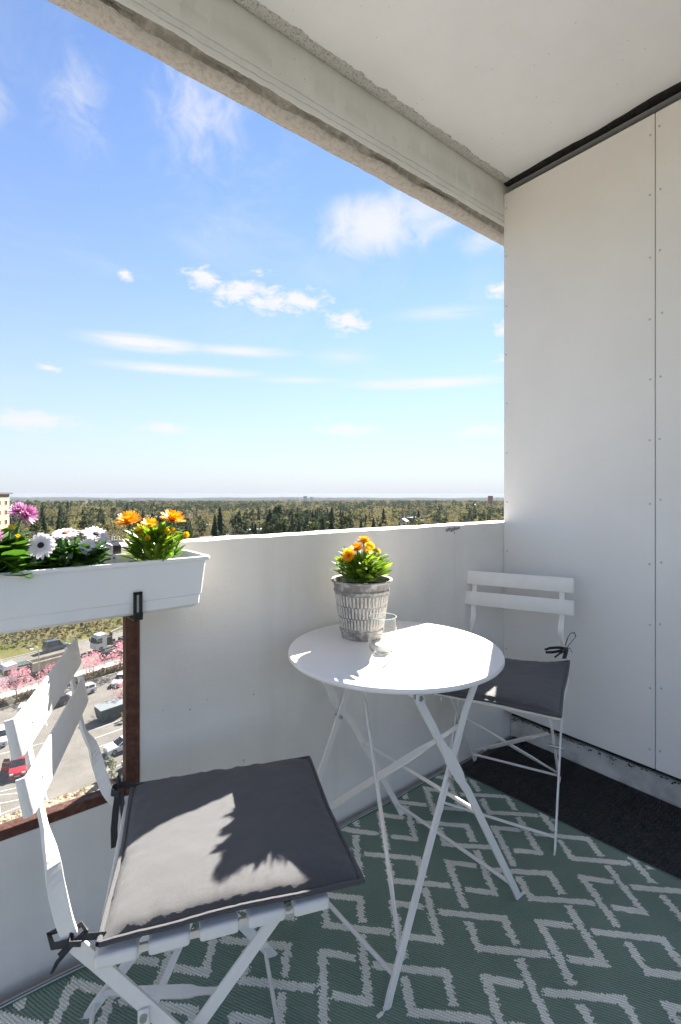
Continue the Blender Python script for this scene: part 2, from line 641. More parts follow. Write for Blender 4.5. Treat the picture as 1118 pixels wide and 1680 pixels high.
M['leaf_dark'] = leaf_mat('dark_leaf', (.022, .07, .014), (.055, .15, .022), trans=.3)
M['leaf_broad'] = leaf_mat('broad_leaf', (.035, .11, .022), (.10, .22, .035), trans=.33)
M['petal_orange'] = leaf_mat('orange_petal', (.82, .39, .008), (.86, .47, .014), .5, .25, (1.1, 1.1, .8))
M['petal_yellow'] = leaf_mat('yellow_petal', (.82, .50, .01), (.84, .58, .02), .5, .25, (1.1, 1.1, .8))
M['petal_white'] = leaf_mat('white_petal', (.82, .79, .80), (.80, .74, .78), .5, .25, (1, 1, 1))
M['petal_pink'] = leaf_mat('magenta_petal', (.42, .13, .32), (.62, .34, .52), .5, .3, (1.2, 1, 1.1))
M['disc_dark'] = mat('flower_disc', (.045, .018, .03), .8, bump=.002, bscale=600)
M['disc_orange'] = mat('flower_disc_orange', (.50, .12, .015), .8, bump=.002, bscale=600)
M['disc_green'] = mat('flower_disc_green', (.35, .42, .05), .8, bump=.002, bscale=600)
M['stem'] = mat('green_stem', (.09, .18, .03), .6)


def cloth_mat():
    m, nt, b = new_mat('charcoal_cushion_cloth')
    N, L = nt.nodes, nt.links
    b.inputs['Base Color'].default_value = (.07, .068, .073, 1)
    b.inputs['Roughness'].default_value = .62
    b.inputs['Sheen Weight'].default_value = .25
    b.inputs['Sheen Roughness'].default_value = .45
    t = N.new('ShaderNodeTexCoord')
    w1 = N.new('ShaderNodeTexWave')
    w1.bands_direction = 'X'
    w1.inputs['Scale'].default_value = 330
    w2 = N.new('ShaderNodeTexWave')
    w2.bands_direction = 'Y'
    w2.inputs['Scale'].default_value = 330
    for w in (w1, w2):
        w.inputs['Distortion'].default_value = 1.5
        w.inputs['Detail'].default_value = 2
        L.new(t.outputs['Object'], w.inputs['Vector'])
    nz = N.new('ShaderNodeTexNoise')
    nz.inputs['Scale'].default_value = 420
    nz.inputs['Detail'].default_value = 3
    L.new(t.outputs['Object'], nz.inputs['Vector'])
    ad = N.new('ShaderNodeMath')
    L.new(w1.outputs['Fac'], ad.inputs[0])
    L.new(w2.outputs['Fac'], ad.inputs[1])
    ad2 = N.new('ShaderNodeMath')
    L.new(ad.outputs[0], ad2.inputs[0])
    L.new(nz.outputs['Fac'], ad2.inputs[1])
    bp = N.new('ShaderNodeBump')
    bp.inputs['Distance'].default_value = .0004
    bp.inputs['Strength'].default_value = .8
    L.new(ad2.outputs[0], bp.inputs['Height'])
    L.new(bp.outputs[0], b.inputs['Normal'])
    mr = N.new('ShaderNodeMapRange')
    mr.inputs['From Min'].default_value = .3
    mr.inputs['From Max'].default_value = .7
    L.new(nz.outputs['Fac'], mr.inputs['Value'])
    mx = N.new('ShaderNodeMix')
    mx.data_type = 'RGBA'
    mx.inputs[6].default_value = (.056, .054, .058, 1)
    mx.inputs[7].default_value = (.082, .079, .083, 1)
    L.new(mr.outputs[0], mx.inputs['Factor'])
    L.new(mx.outputs[2], b.inputs['Base Color'])
    return m


M['cloth'] = cloth_mat()


def rug_mat():
    """Woven plastic straw: the woven-in pattern is a per-stitch value, the twill ribs are relief."""
    m, nt, b = new_mat('woven_rug')
    N, L = nt.nodes, nt.links
    at = N.new('ShaderNodeAttribute')
    at.attribute_name = 'stitch'
    t = N.new('ShaderNodeTexCoord')
    mp = N.new('ShaderNodeMapping')
    mp.inputs['Rotation'].default_value = (0, 0, RAD(-29))
    L.new(t.outputs['Object'], mp.inputs[0])
    wv = N.new('ShaderNodeTexWave')
    wv.bands_direction = 'X'
    wv.inputs['Scale'].default_value = 50
    wv.inputs['Distortion'].default_value = 2.2
    wv.inputs['Detail'].default_value = 2
    wv.inputs['Detail Scale'].default_value = 3
    L.new(mp.outputs[0], wv.inputs['Vector'])
    nz = N.new('ShaderNodeTexNoise')
    nz.inputs['Scale'].default_value = 260
    nz.inputs['Detail'].default_value = 2
    L.new(t.outputs['Object'], nz.inputs['Vector'])
    nb = N.new('ShaderNodeTexNoise')
    nb.inputs['Scale'].default_value = 5
    nb.inputs['Detail'].default_value = 5
    L.new(t.outputs['Object'], nb.inputs['Vector'])
    g = N.new('ShaderNodeMix')
    g.data_type = 'RGBA'
    g.inputs[6].default_value = (.135, .200, .155, 1)
    g.inputs[7].default_value = (.225, .305, .245, 1)
    L.new(wv.outputs['Fac'], g.inputs['Factor'])
    w = N.new('ShaderNodeMix')
    w.data_type = 'RGBA'
    w.inputs[6].default_value = (.74, .72, .64, 1)
    w.inputs[7].default_value = (.93, .91, .83, 1)
    L.new(wv.outputs['Fac'], w.inputs['Factor'])
    mx = N.new('ShaderNodeMix')
    mx.data_type = 'RGBA'
    L.new(at.outputs['Fac'], mx.inputs['Factor'])
    L.new(g.outputs[2], mx.inputs[6])
    L.new(w.outputs[2], mx.inputs[7])
    hv = N.new('ShaderNodeHueSaturation')
    mrv = N.new('ShaderNodeMapRange')
    mrv.inputs['From Min'].default_value = .3
    mrv.inputs['From Max'].default_value = .7
    mrv.inputs['To Min'].default_value = .88
    mrv.inputs['To Max'].default_value = 1.1
    L.new(nb.outputs['Fac'], mrv.inputs['Value'])
    L.new(mrv.outputs[0], hv.inputs['Value'])
    L.new(mx.outputs[2], hv.inputs['Color'])
    L.new(hv.outputs[0], b.inputs['Base Color'])
    b.inputs['Roughness'].default_value = .55
    ad = N.new('ShaderNodeMath')
    ad.operation = 'MULTIPLY_ADD'
    L.new(nz.outputs['Fac'], ad.inputs[0])
    ad.inputs[1].default_value = .6
    L.new(wv.outputs['Fac'], ad.inputs[2])
    bp = N.new('ShaderNodeBump')
    bp.inputs['Distance'].default_value = .0014
    bp.inputs['Strength'].default_value = .9
    L.new(ad.outputs[0], bp.inputs['Height'])
    L.new(bp.outputs[0], b.inputs['Normal'])
    return m


M['rug'] = rug_mat()
M['rug_edge'] = mat('rug_binding', (.10, .15, .125), .6, bump=.001, bscale=300)
M['rug_cord'] = mat('rug_cord', (.52, .53, .50), .6, bump=.001, bscale=300)
M['mat'] = mat('black_rubber', (.020, .020, .021), .5, var=.4, vscale=30, bump=.001, bscale=200)

# ================================================================== OUTSIDE
E_ = np.array([.961, .277])            # along the road
N_ = np.array([-.277, .961])           # across it, away from the house
P0_ = np.array([6.0, 97.4])
GZ = -32.0


def sstep(a, b, x):
    t = np.clip((np.asarray(x, float) - a) / (b - a), 0, 1)
    return t * t * (3 - 2 * t)


def ground_h(x, y):
    x = np.asarray(x, float)
    y = np.asarray(y, float)
    r = np.hypot(x, y)
    az_ = np.degrees(np.arctan2(x, y))
    s = (x - P0_[0]) * N_[0] + (y - P0_[1]) * N_[1]
    z = GZ - .2 + 7.5 * sstep(19, 52, s) * (1 - sstep(170, 290, r))
    z = z - 3.0 * sstep(200, 420, r) - 40 * sstep(400, 5200, r) ** 1.25 - 10 * sstep(4500, 9000, r)
    z = z + 7 * np.exp(-((az_ - 9) / 11) ** 2) * sstep(300, 620, r) * (1 - sstep(800, 1400, r))
    z = z + 13 * np.exp(-((az_ - 4) / 12) ** 2) * sstep(5200, 7400, r)
    z = z + (12 + 6 * np.sin(az_ * .21 + 1) + 4 * np.sin(az_ * .83)) * sstep(6000, 7800, r) + (np.sin(x * .006) * np.cos(y * .005) * 2.0) * sstep(300, 800, r)
    return z


M['asphalt'] = mat('asphalt', (.155, .141, .126), .9, var=.22, vscale=.35, bump=.01, bscale=8, coord='Object')
M['road'] = mat('road_asphalt', (.155, .140, .130), .9, var=.25, vscale=.3, bump=.01, bscale=8)
M['paving'] = mat('pale_paving', (.42, .41, .38), .85, var=.15, vscale=1)
M['kerb'] = mat('kerb_stone', (.36, .35, .33), .85, var=.2, vscale=2)
M['line'] = mat('road_paint', (.55, .54, .52), .7, var=.25, vscale=2)
M['grass'] = mat('dry_grass', (.10, .115, .036), .95, color2=(.165, .14, .066), vscale=.22, bump=.1, bscale=3, spec=0)
M['forest_floor'] = mat('forest_floor', (.034, .038, .017), .95, color2=(.062, .054, .030), vscale=.03, bump=.2, bscale=.6, spec=0)
M['bark'] = mat('bark', (.085, .065, .05), .9, var=.4, vscale=3)
M['birch_bark'] = mat('birch_bark', (.42, .41, .38), .8, color2=(.12, .11, .1), vscale=3)

def fol(name, c1, c2, vscale, trans):
    m = mat(name, c1, .9, color2=c2, vscale=vscale, spec=.03)
    N, L = m.node_tree.nodes, m.node_tree.links
    b = N['Principled BSDF']
    src = b.inputs['Base Color'].links[0].from_socket
    tr = N.new('ShaderNodeBsdfTranslucent')
    L.new(src, tr.inputs['Color'])
    ms = N.new('ShaderNodeMixShader')
    ms.inputs[0].default_value = trans
    L.new(b.outputs[0], ms.inputs[1])
    L.new(tr.outputs[0], ms.inputs[2])
    L.new(ms.outputs[0], N['Material Output'].inputs['Surface'])
    return m


M['spruce'] = fol('spruce_needles', (.023, .040, .016), (.044, .062, .025), .6, .15)
M['pine'] = fol('pine_needles', (.046, .066, .028), (.076, .092, .038), .5, .2)
M['birch'] = fol('birch_leaves', (.175, .168, .058), (.220, .185, .082), .5, .4)
M['twig'] = fol('bare_twigs', (.140, .108, .085), (.185, .145, .110), .4, .2)
M['bud'] = fol('russet_buds', (.125, .078, .036), (.155, .116, .042), .5, .35)
M['blossom'] = fol('cherry_blossom', (.72, .34, .40), (.80, .48, .53), 1.5, .35)
M['haw'] = fol('pale_shrub', (.30, .30, .24), (.13, .14, .07), 2, .3)
M['water'] = mat('lake_water', (.05, .07, .09), .08, spec=.6)

# terrain: one sheet out to the horizon
rr = np.concatenate([np.array([.0, 12, 24]), np.linspace(36, 200, 60), np.geomspace(206, 9000, 110)])
na = 288
vs, fs = [], []
for r in rr:
    a = np.linspace(0, 2 * math.pi, na, endpoint=False)
    x, y = r * np.sin(a), r * np.cos(a)
    z = ground_h(x, y)
    vs += list(zip(x, y, z))
for i in range(len(rr) - 1):
    for k in range(na):
        fs.append((i * na + k, i * na + (k + 1) % na, (i + 1) * na + (k + 1) % na, (i + 1) * na + k))
g_o = MB()
g_o.v, g_o.f = [tuple(map(float, v)) for v in vs], fs
g_o = g_o.build('ground', M['forest_floor'], None, True)
structure(g_o)


def strip(name, s0, s1, e0, e1, z, m, seg=1):
    """A flat band between two offsets from the path line, e along the road."""
    P = [P0_ + E_ * e + N_ * s for s, e in ((s0, e0), (s0, e1), (s1, e1), (s1, e0))]
    o = MB().prism([(p[0], p[1]) for p in P], z - .10, z).build(name, m)
    return structure(o)


strip('parking_lot', -125, -5.6, -110, 110, GZ, M['asphalt'])
strip('grass_verge', -5.45, -1.55, -60, 90, GZ + .06, M['grass'])
strip('kerb', -5.6, -5.45, -60, 90, GZ + .12, M['kerb'])
strip('footpath', -1.3, .9, -70, 110, GZ + .10, M['paving'])
strip('kerb', -1.55, -1.3, -70, 110, GZ + .13, M['kerb'])
strip('road', .9, 19.5, -80, 140, GZ + .02, M['road'])
strip('kerb', 19.5, 19.75, -80, 140, GZ + .13, M['kerb'])


def bank_fn(u, v):
    e, s = -70 + 200 * u, 19.8 + 36 * v
    p = P0_ + E_ * e + N_ * s
    return (p[0], p[1], float(ground_h(p[0], p[1])) + .12)


structure(grid_sheet(100, 30, bank_fn, 'grass_bank', M['grass'])) if 'grid_sheet' in globals() else None


def line(p, q, w=.12):
    p, q = Vector((*p, 0)), Vector((*q, 0))
    d = (q - p).normalized()
    n = Vector((-d.y, d.x, 0)) * w / 2
    vs = [(*(k.xy), GZ + .006) for k in (p - n, q - n, q + n, p + n)]
    return structure(MB().add(vs, [(0, 1, 2, 3)]).build('parking_line', M['line']))


line((14.0, 75.5), (13.6, 50))
for y in (75.4, 72.6, 69.8, 66.2, 63.4, 60.6, 57.8, 55.0):
    line((13.9, y), (19.2, y + .9))
for a, b in (((3.6, 66.4), (8.0, 65.6)), ((8.0, 65.6), (8.0, 57)), ((3.9, 66.4), (3.7, 57)), ((4.0, 65.6), (7.9, 63.6)), ((3.9, 63.8), (7.9, 62.6)), ((3.9, 61.6), (7.9, 62.2)), ((3.8, 60.2), (7.9, 61.3)), ((3.8, 58.4), (7.9, 60.4)),
             ((2.0, 76.0), (10.5, 75.6)), ((10.5, 81.0), (10.7, 86)), ((3.2, 76), (3.4, 81))):
    line(a, b)

# ------------------------------------------------------------------ trees


def quad(mb, c, s, r, flat=0.0):
    n = Vector((r.gauss(0, 1), r.gauss(0, 1), r.gauss(0, 1) + flat)).normalized()
    a = n.orthogonal().normalized()
    b = n.cross(a)
    an = r.uniform(0, 6.28)
    a, b = a * math.cos(an) + b * math.sin(an), b * math.cos(an) - a * math.sin(an)
    s1, s2 = s * r.uniform(.6, 1.2), s * r.uniform(.35, .8)
    mb.add([c + a * s1, c + b * s2, c - a * s1 * .9, c - b * s2], [(0, 1, 2, 3)])


def crown_mesh(kind, seed, dense=1.0, matname=None):
    """Unit tree: height 1, foliage as many small faces spread through the crown."""
    r = random.Random(seed)
    mb = MB()
    if kind == 'spruce':
        L = max(5, int(15 * dense))
        for i in range(L):
            t = i / L
            R = .20 * (1 - t) ** .85 * r.uniform(.75, 1.15) + .012
            z = .10 + .88 * t
            nb = max(4, int(9 * dense))
            for k in range(nb):
                a = 2 * math.pi * k / nb + r.uniform(-.4, .4)
                rr_ = R * r.uniform(.7, 1.15)
                d = Vector((math.cos(a), math.sin(a), 0))
                p = Vector((-d.y, d.x, 0))
                w = rr_ * .48
                mb.add([Vector((0, 0, z + .055)), d * rr_ * .6 + p * w + Vector((0, 0, z - .01)), d * rr_ + Vector((0, 0, z - .045)), d * rr_ * .6 - p * w + Vector((0, 0, z - .01))], [(0, 1, 2, 3)])
    else:
        spec = {'pine': (.45, .97, .22, 15, 16, .042), 'birch': (.22, .99, .24, 22, 16, .030), 'twig': (.20, .98, .28, 20, 18, .055), 'bud': (.20, .97, .28, 18, 17, .036), 'blossom': (.40, 1.0, .42, 30, 26, .028), 'bush': (.05, 1.0, .5, 14, 14, .10)}[kind]
        z0, z1, R, nc, per, s = spec
        nc = max(5, int(nc * dense))
        per = max(4, int(per * dense))
        s = s / dense ** .5
        for i in range(nc):
            t = r.random()
            prof = math.sin(math.pi * (t * .85 + .12)) ** .7
            a = r.uniform(0, 6.28)
            q = R * prof * r.random() ** .45
            c = Vector((q * math.cos(a), q * math.sin(a), z0 + (z1 - z0) * t))
            cr = R * .38 * r.uniform(.7, 1.2)
            for k in range(per):
                off = Vector((r.gauss(0, 1), r.gauss(0, 1), r.gauss(0, .7))).normalized() * cr * r.random() ** .5
                if kind == 'twig':
                    d = (off + Vector((0, 0, cr * .8))).normalized() * s * r.uniform(.8, 1.6)
                    sd_ = d.cross(Vector((r.gauss(0, 1), r.gauss(0, 1), 0))).normalized() * s * .16
                    p = c + off
                    mb.add([p - sd_, p + sd_, p + d], [(0, 1, 2)])
                else:
                    quad(mb, c + off, s, r, .4)
    return mb.mesh('crown', M[matname or kind])


def trunk_mesh(kind, seed):
    r = random.Random(seed)
    mb = MB()
    h = {'spruce': .9, 'pine': .85, 'birch': .9, 'twig': .8, 'bud': .7, 'blossom': .62, 'bush': .4}[kind]
    w = {'blossom': .022, 'bush': .03}.get(kind, .014)
    pts = [Vector((r.uniform(-.01, .01) * k, r.uniform(-.01, .01) * k, h * k / 4)) for k in range(5)]
    mb.tube(pts, w, 6, [w * (1 - .8 * k / 4) for k in range(5)])
    if kind != 'spruce':
        R = {'pine': .13, 'birch': .12, 'twig': .17, 'bud': .17, 'blossom': .30, 'bush': .3}[kind]
        for k in range(7):
            t = r.uniform(.4, .95)
            a = r.uniform(0, 6.28)
            b0 = pts[0].lerp(pts[-1], t)
            b1 = b0 + Vector((R * math.cos(a), R * math.sin(a), .16)) * r.uniform(.6, 1)
            mb.tube([b0, b0.lerp(b1, .5) + Vector((0, 0, -.01)), b1], w * .35, 4, [w * .4, w * .28, w * .1])
    return mb.mesh('trunk', M['birch_bark'] if kind == 'birch' else M['bark'])


TREES = {k: [(crown_mesh(k, 100 + i * 7 + len(k)), trunk_mesh(k, 50 + i)) for i in range(3)] for k in ('spruce', 'pine', 'birch', 'twig', 'bud')}
TNAME = {'spruce': ('spruce_tree', 'dark pointed spruce tree in the wooded valley beyond the parapet', 'spruces in the valley'),
         'pine': ('pine_tree', 'dark round topped pine tree in the wooded valley beyond the parapet', 'pines in the valley'),
         'birch': ('birch_tree', 'pale yellow green birch tree in the wooded valley beyond the parapet', 'birches in the valley'),
         'twig': ('bare_tree', 'leafless grey brown tree in the wooded valley beyond the parapet', 'leafless trees in the valley'),
         'bud': ('budding_tree', 'russet budding tree in the wooded valley beyond the parapet', 'budding trees in the valley')}
GROW = {'spruce': (16, 24), 'pine': (15, 22), 'birch': (13, 19), 'twig': (10, 15), 'bud': (10, 15)}
KIND_P = (['spruce'] * 10 + ['pine'] * 12 + ['birch'] * 26 + ['twig'] * 36 + ['bud'] * 16)

# clearings with houses: azimuth (deg), distance, half size
HOUSES = [  # name,az,dist,w,d,h,yaw,wall,roof,label
    ('house', 23.9, 332, 22, 10, 4.6, 14, 'hwhite', 'redtile', 'long low house with a red brown tiled roof nearest the parapet top'),
    ('house', 28.3, 455, 24, 9, 4.0, 8, 'hwhite', 'flatgrey', 'long flat roofed white building behind the red brown roof'),
    ('house', 26.2, 420, 9, 8, 4.5, 60, 'hwhite', 'darkroof', 'small white gabled house just right of the red brown roof'),
    ('house', 17.1, 640, 14, 9, 5.0, 20, 'hred', 'darkroof', 'dark red wooden house among the trees above the orange flowers'),
    ('house', 19.6, 560, 12, 9, 5.0, 70, 'hwhite', 'darkroof', 'white house with dark roof right of the red wooden house'),
    ('house', 45.6, 560, 13, 9, 6.0, 30, 'hwhite', 'darkroof', 'white two storey house among pines above the table flowers'),
    ('house', 47.6, 590, 12, 9, 5.5, 75, 'hwhite', 'flatgrey', 'grey roofed white house beside the two storey white house'),
    ('house', 46.8, 680, 22, 9, 4.5, 10, 'hgrey', 'flatgrey', 'long grey roofed building behind the pair of white houses'),
    ('industrial_hall', 53.3, 1480, 66, 30, 9.0, 20, 'hbright', 'hbright', 'large white industrial hall far off near the side wall'),
    ('industrial_hall', 55.2, 1500, 40, 26, 8.0, 20, 'hbright', 'flatgrey', 'grey roofed industrial hall beside the red brown tower'),
    ('tower_block', 55.3, 1560, 12, 12, 34.0, 20, 'hbrick', 'flatgrey', 'red brown tower standing out on the right horizon'),
    ('tower_block', 34.2, 4100, 26, 18, 50.0, 10, 'hgrey', 'flatgrey', 'wider grey tower block of the distant pair on the horizon'),
    ('tower_block', 34.9, 4150, 18, 18, 44.0, 10, 'hgrey', 'flatgrey', 'narrower grey tower block of the distant pair on the horizon')]
for _k in range(26):
    HOUSES.append(('house', float(rng.uniform(4, 56)), float(rng.uniform(520, 1300)), float(rng.uniform(9, 16)), 8.5, float(rng.uniform(4, 6)), float(rng.uniform(0, 180)),
                   ['hwhite', 'hgrey', 'hred', 'hyellow'][int(rng.integers(4))], ['darkroof', 'redtile', 'flatgrey'][int(rng.integers(3))], None))
for _k in range(20):
    HOUSES.append(('far_house', float(rng.uniform(4, 56)), float(rng.uniform(1700, 3600)), float(rng.uniform(20, 45)), 12, float(rng.uniform(8, 16)), float(rng.uniform(0, 180)),
                   ['hbright', 'hgrey', 'hyellow'][int(rng.integers(3))], ['flatgrey', 'darkroof'][int(rng.integers(2))], None))
M['hwhite'] = mat('white_render', (.52, .51, .48), .8, var=.08, vscale=.5)
M['hbright'] = mat('bright_sheet', (.55, .55, .54), .6, var=.05, vscale=.3)
M['hgrey'] = mat('grey_render', (.34, .34, .35), .8, var=.1, vscale=.5)
M['hred'] = mat('red_boards', (.22, .035, .025), .8, var=.2, vscale=1)
M['hyellow'] = mat('ochre_render', (.50, .38, .20), .8, var=.1, vscale=.5)
M['hbrick'] = mat('red_brown_cladding', (.26, .085, .05), .8, var=.2, vscale=.5)
M['redtile'] = mat('red_brown_tiles', (.20, .085, .065), .8, color2=(.13, .06, .05), vscale=2)
M['darkroof'] = mat('dark_roof', (.06, .058, .06), .7, var=.3, vscale=1)
M['flatgrey'] = mat('grey_roof_felt', (.28, .28, .28), .85, var=.2, vscale=.5)
M['wglass'] = mat('window_glass', (.03, .035, .04), .08, spec=.7)
M['wframe'] = mat('window_frame_white', (.6, .6, .58), .6)

hp = []
shared_lab = {'house': 'small house half hidden among the trees of the wooded valley', 'far_house': 'far pale building rising from the distant woods'}
for (nm, a_, d_, w_, dp_, h_, yw, wm_, rm_, lab) in HOUSES:
    x, y = d_ * math.sin(RAD(a_)), d_ * math.cos(RAD(a_))
    z = float(ground_h(x, y))
    hp.append((x, y, max(w_, dp_) * .8 + 6, d_, a_, 110 if lab and d_ < 800 else 35))
    root = empty({'far_house': 'building'}.get(nm, nm), (x, y, z - .3), RAD(yw))
    if lab:
        tag(root, lab, {'house': 'house', 'industrial_hall': 'hall', 'tower_block': 'tower'}[nm])
    elif nm == 'house':
        wc_ = {'hwhite': 'white', 'hgrey': 'grey', 'hred': 'dark red', 'hyellow': 'ochre'}[wm_]
        rc_ = {'darkroof': 'dark pitched roof', 'redtile': 'red brown roof', 'flatgrey': 'flat grey roof'}[rm_]
        tag(root, 'small %s house with a %s half hidden in the wooded valley' % (wc_, rc_), 'house', '%s houses with a %s' % (wc_, rc_))
    else:
        wc_ = {'hbright': 'white', 'hgrey': 'grey', 'hyellow': 'ochre'}[wm_]
        rc_ = {'flatgrey': 'flat roofed', 'darkroof': 'dark roofed'}[rm_]
        tag(root, 'far %s %s building rising from the distant woods' % (rc_, wc_), 'building', 'far %s %s buildings' % (rc_, wc_))
    MB().box((0, 0, h_ / 2), (w_, dp_, h_)).build('wall', M[wm_], root)
    if rm_ in ('flatgrey', 'hbright') and nm != 'house' or rm_ == 'flatgrey':
        MB().box((0, 0, h_ + .2), (w_ + .8, dp_ + .8, .4)).build('roof', M[rm_], root)
    else:
        rh = dp_ * .36
        ov = .5
        v = [(-w_ / 2 - ov, -dp_ / 2 - ov, h_ - .2), (w_ / 2 + ov, -dp_ / 2 - ov, h_ - .2), (w_ / 2 + ov, dp_ / 2 + ov, h_ - .2), (-w_ / 2 - ov, dp_ / 2 + ov, h_ - .2), (-w_ / 2 - ov, 0, h_ + rh), (w_ / 2 + ov, 0, h_ + rh)]
        ro_ = MB().add(v, [(0, 1, 5, 4), (2, 3, 4, 5), (3, 2, 1, 0), (0, 4, 3), (1, 2, 5)]).build('roof', M[rm_], root)
        MB().add([(-w_ / 2 - .02, -dp_ / 2, h_), (-w_ / 2 - .02, dp_ / 2, h_), (-w_ / 2 - .02 - ov - .02, 0, h_ + rh - .25), (-w_ / 2 - ov - .04, -dp_ / 2, h_), (-w_ / 2 - ov - .04, dp_ / 2, h_)], [(3, 4, 2), (0, 3, 2), (1, 2, 4)]).build('gable', M[wm_], root)
        MB().box((w_ * .2, dp_ * .1, h_ + rh), (.9, .9, 1.4)).build('chimney', M['hbrick'], ro_)
    if d_ < 800:
        wme = MB().box((0, 0, 0), (1.3, .08, 1.3)).mesh('window', M['wglass'])
        for k in range(int(w_ / 3.2)):
            for sgn in (-1, 1):
                link('window', wme, root, Matrix.Translation((-w_ / 2 + 2 + k * 3.2, sgn * (dp_ / 2 + .01), 1.9)))


def add_tree(kind, x, y, h, name=None, label=None, group=None, src=None, cat='tree', wide=1.0):
    i = rng.integers(3)
    cm, tm = (src or TREES[kind])[i % len(src or TREES[kind])]
    nm, lb, gp = TNAME.get(kind, (name, label, group))
    root = empty(name or nm, (x, y, float(ground_h(x, y)) - .1), float(rng.uniform(0, 6.28)))
    s = Matrix.Diagonal((h * wide, h * wide, h, 1))
    link('crown', cm, root, s)
    link('trunk', tm, root, s)
    tag(root, label or lb, cat, group or gp)
    return root


# candidate trees; those that show largest from the balcony are single things, the others one mass
cand = []
for (r0, r1, area) in ((150, 330, 75), (330, 620, 72), (620, 1000, 105), (1000, 1700, 220)):
    n = int(RAD(95) * .5 * (r1 ** 2 - r0 ** 2) / area)
    a = rng.uniform(-18, 77, n)
    r = np.sqrt(rng.uniform(r0 ** 2, r1 ** 2, n))
    for a_, r_ in zip(a, r):
        x, y = r_ * math.sin(RAD(a_)), r_ * math.cos(RAD(a_))
        if r_ < 190 and (x - P0_[0]) * N_[0] + (y - P0_[1]) * N_[1] < 62:
            continue
        cl = fb(x * .006, y * .006, 5)
        if cl > .62:
            continue
        if any((x - q[0]) ** 2 + (y - q[1]) ** 2 < q[2] ** 2 or (abs(a_ - q[4]) * RAD(1) * r_ < q[2] * .75 and 0 < q[3] - r_ < q[5]) for q in hp):
            continue
        t = fb(x * .012, y * .012, 11) * 1.7 + rng.normal(0, .26)
        if t > .42:
            k = ['spruce', 'pine'][int(rng.integers(2))]
        elif t < -.22:
            k = ['birch', 'birch', 'bud', 'twig'][int(rng.integers(4))]
        else:
            k = KIND_P[int(rng.integers(len(KIND_P)))]
        h = rng.uniform(*GROW[k]) * rng.uniform(.8, 1.08)
        cand.append((k, x, y, h, a_, r_))


def visible_px(c):
    k, x, y, h, a_, r_ = c
    if not (3 < a_ < 57.5):
        return 0
    fwd = x * .62 + y * .785
    lat = x * .785 - y * .62
    u = lat / fwd
    lim = 79 + (u + .3218) / (.3329 + .3218) * (43 - 79)         # pixels below the eye line that clear the parapet
    top = (1.15 - float(ground_h(x, y)) - h) / fwd * 805
    bot = (1.15 - float(ground_h(x, y))) / fwd * 805
    return max(0, min(bot, lim) - top) * (h / fwd)


cand.sort(key=visible_px, reverse=True)
NEAR, REST = cand[:300], cand[300:]
for c in NEAR:
    add_tree(c[0], c[1], c[2], c[3])


# the rest of the wood as one mass of many small trees
def mesh_arrays(me):
    v = np.zeros(len(me.vertices) * 3)
    me.vertices.foreach_get('co', v)
    me.calc_loop_triangles()
    t = np.zeros(len(me.loop_triangles) * 3, int)
    me.loop_triangles.foreach_get('vertices', t)
    return v.reshape(-1, 3), t.reshape(-1, 3)


KS = ['spruce', 'pine', 'birch', 'twig', 'bud']
midA = {k: [mesh_arrays(crown_mesh(k, 300 + i, .62)) for i in range(3)] for k in KS}
lowA = {k: [mesh_arrays(crown_mesh(k, 400 + i, .34)) for i in range(3)] for k in KS}
FV, FT, FM = [], [], []
off = 0


def put(arr, x, y, z, h, w, mi):
    global off
    v, t = arr
    an = rng.uniform(0, 6.28)
    c, s = math.cos(an), math.sin(an)
    q = np.empty_like(v)
    q[:, 0] = (v[:, 0] * c - v[:, 1] * s) * h * w + x
    q[:, 1] = (v[:, 0] * s + v[:, 1] * c) * h * w + y
    q[:, 2] = v[:, 2] * h + z
    FV.append(q)
    FT.append(t + off)
    FM.append(np.full(len(t), mi))
    off += len(v)


for k, x, y, h, a_, r_ in REST:
    arr = (midA if r_ < 620 else lowA)[k][int(rng.integers(3))]
    put(arr, x, y, float(ground_h(x, y)), h, 1.0 if r_ < 620 else 1.35, KS.index(k))
for (r0, r1, n) in ((1700, 2600, 4200), (2600, 4200, 4800), (4200, 8600, 6400)):
    a = rng.uniform(-18, 77, n)
    r = np.sqrt(rng.uniform(r0 ** 2, r1 ** 2, n))
    for a_, r_ in zip(a, r):
        x, y = r_ * math.sin(RAD(a_)), r_ * math.cos(RAD(a_))
        t = fb(x * .0016, y * .0016, 3) * 1.5 + rng.normal(0, .25)
        k = 'spruce' if t > .3 else 'pine' if t > .0 else ('birch' if rng.random() < .42 else 'twig')
        put(lowA[k][int(rng.integers(3))], x, y, float(ground_h(x, y)), rng.uniform(11, 17), 2.0 + r_ / 1500, KS.index(k))
FV, FT, FM = np.concatenate(FV), np.concatenate(FT), np.concatenate(FM)
fm = bpy.data.meshes.new('far_forest')
fm.vertices.add(len(FV))
fm.vertices.foreach_set('co', FV.ravel())
fm.loops.add(len(FT) * 3)
fm.loops.foreach_set('vertex_index', FT.ravel().astype(np.int32))
fm.polygons.add(len(FT))
fm.polygons.foreach_set('loop_start', np.arange(0, len(FT) * 3, 3, dtype=np.int32))
fm.polygons.foreach_set('material_index', FM.astype(np.int32))
fm.update(calc_edges=True)
for k in KS:
    fm.materials.append(M[k])
tag(link('far_forest', fm), 'mixed spring forest filling the valley to the horizon', 'forest', None, 'stuff')

# lake gleaming far off
lk = [(1900 * math.sin(RAD(a)), 1900 * math.cos(RAD(a))) for a in (15.2, 17, 19.6)] + [(2060 * math.sin(RAD(a)), 2060 * math.cos(RAD(a))) for a in (19.2, 17.5, 15.6)]
structure(MB().prism(lk, float(ground_h(*lk[1])) + 1, float(ground_h(*lk[1])) + 10.5).build('lake', M['water']))

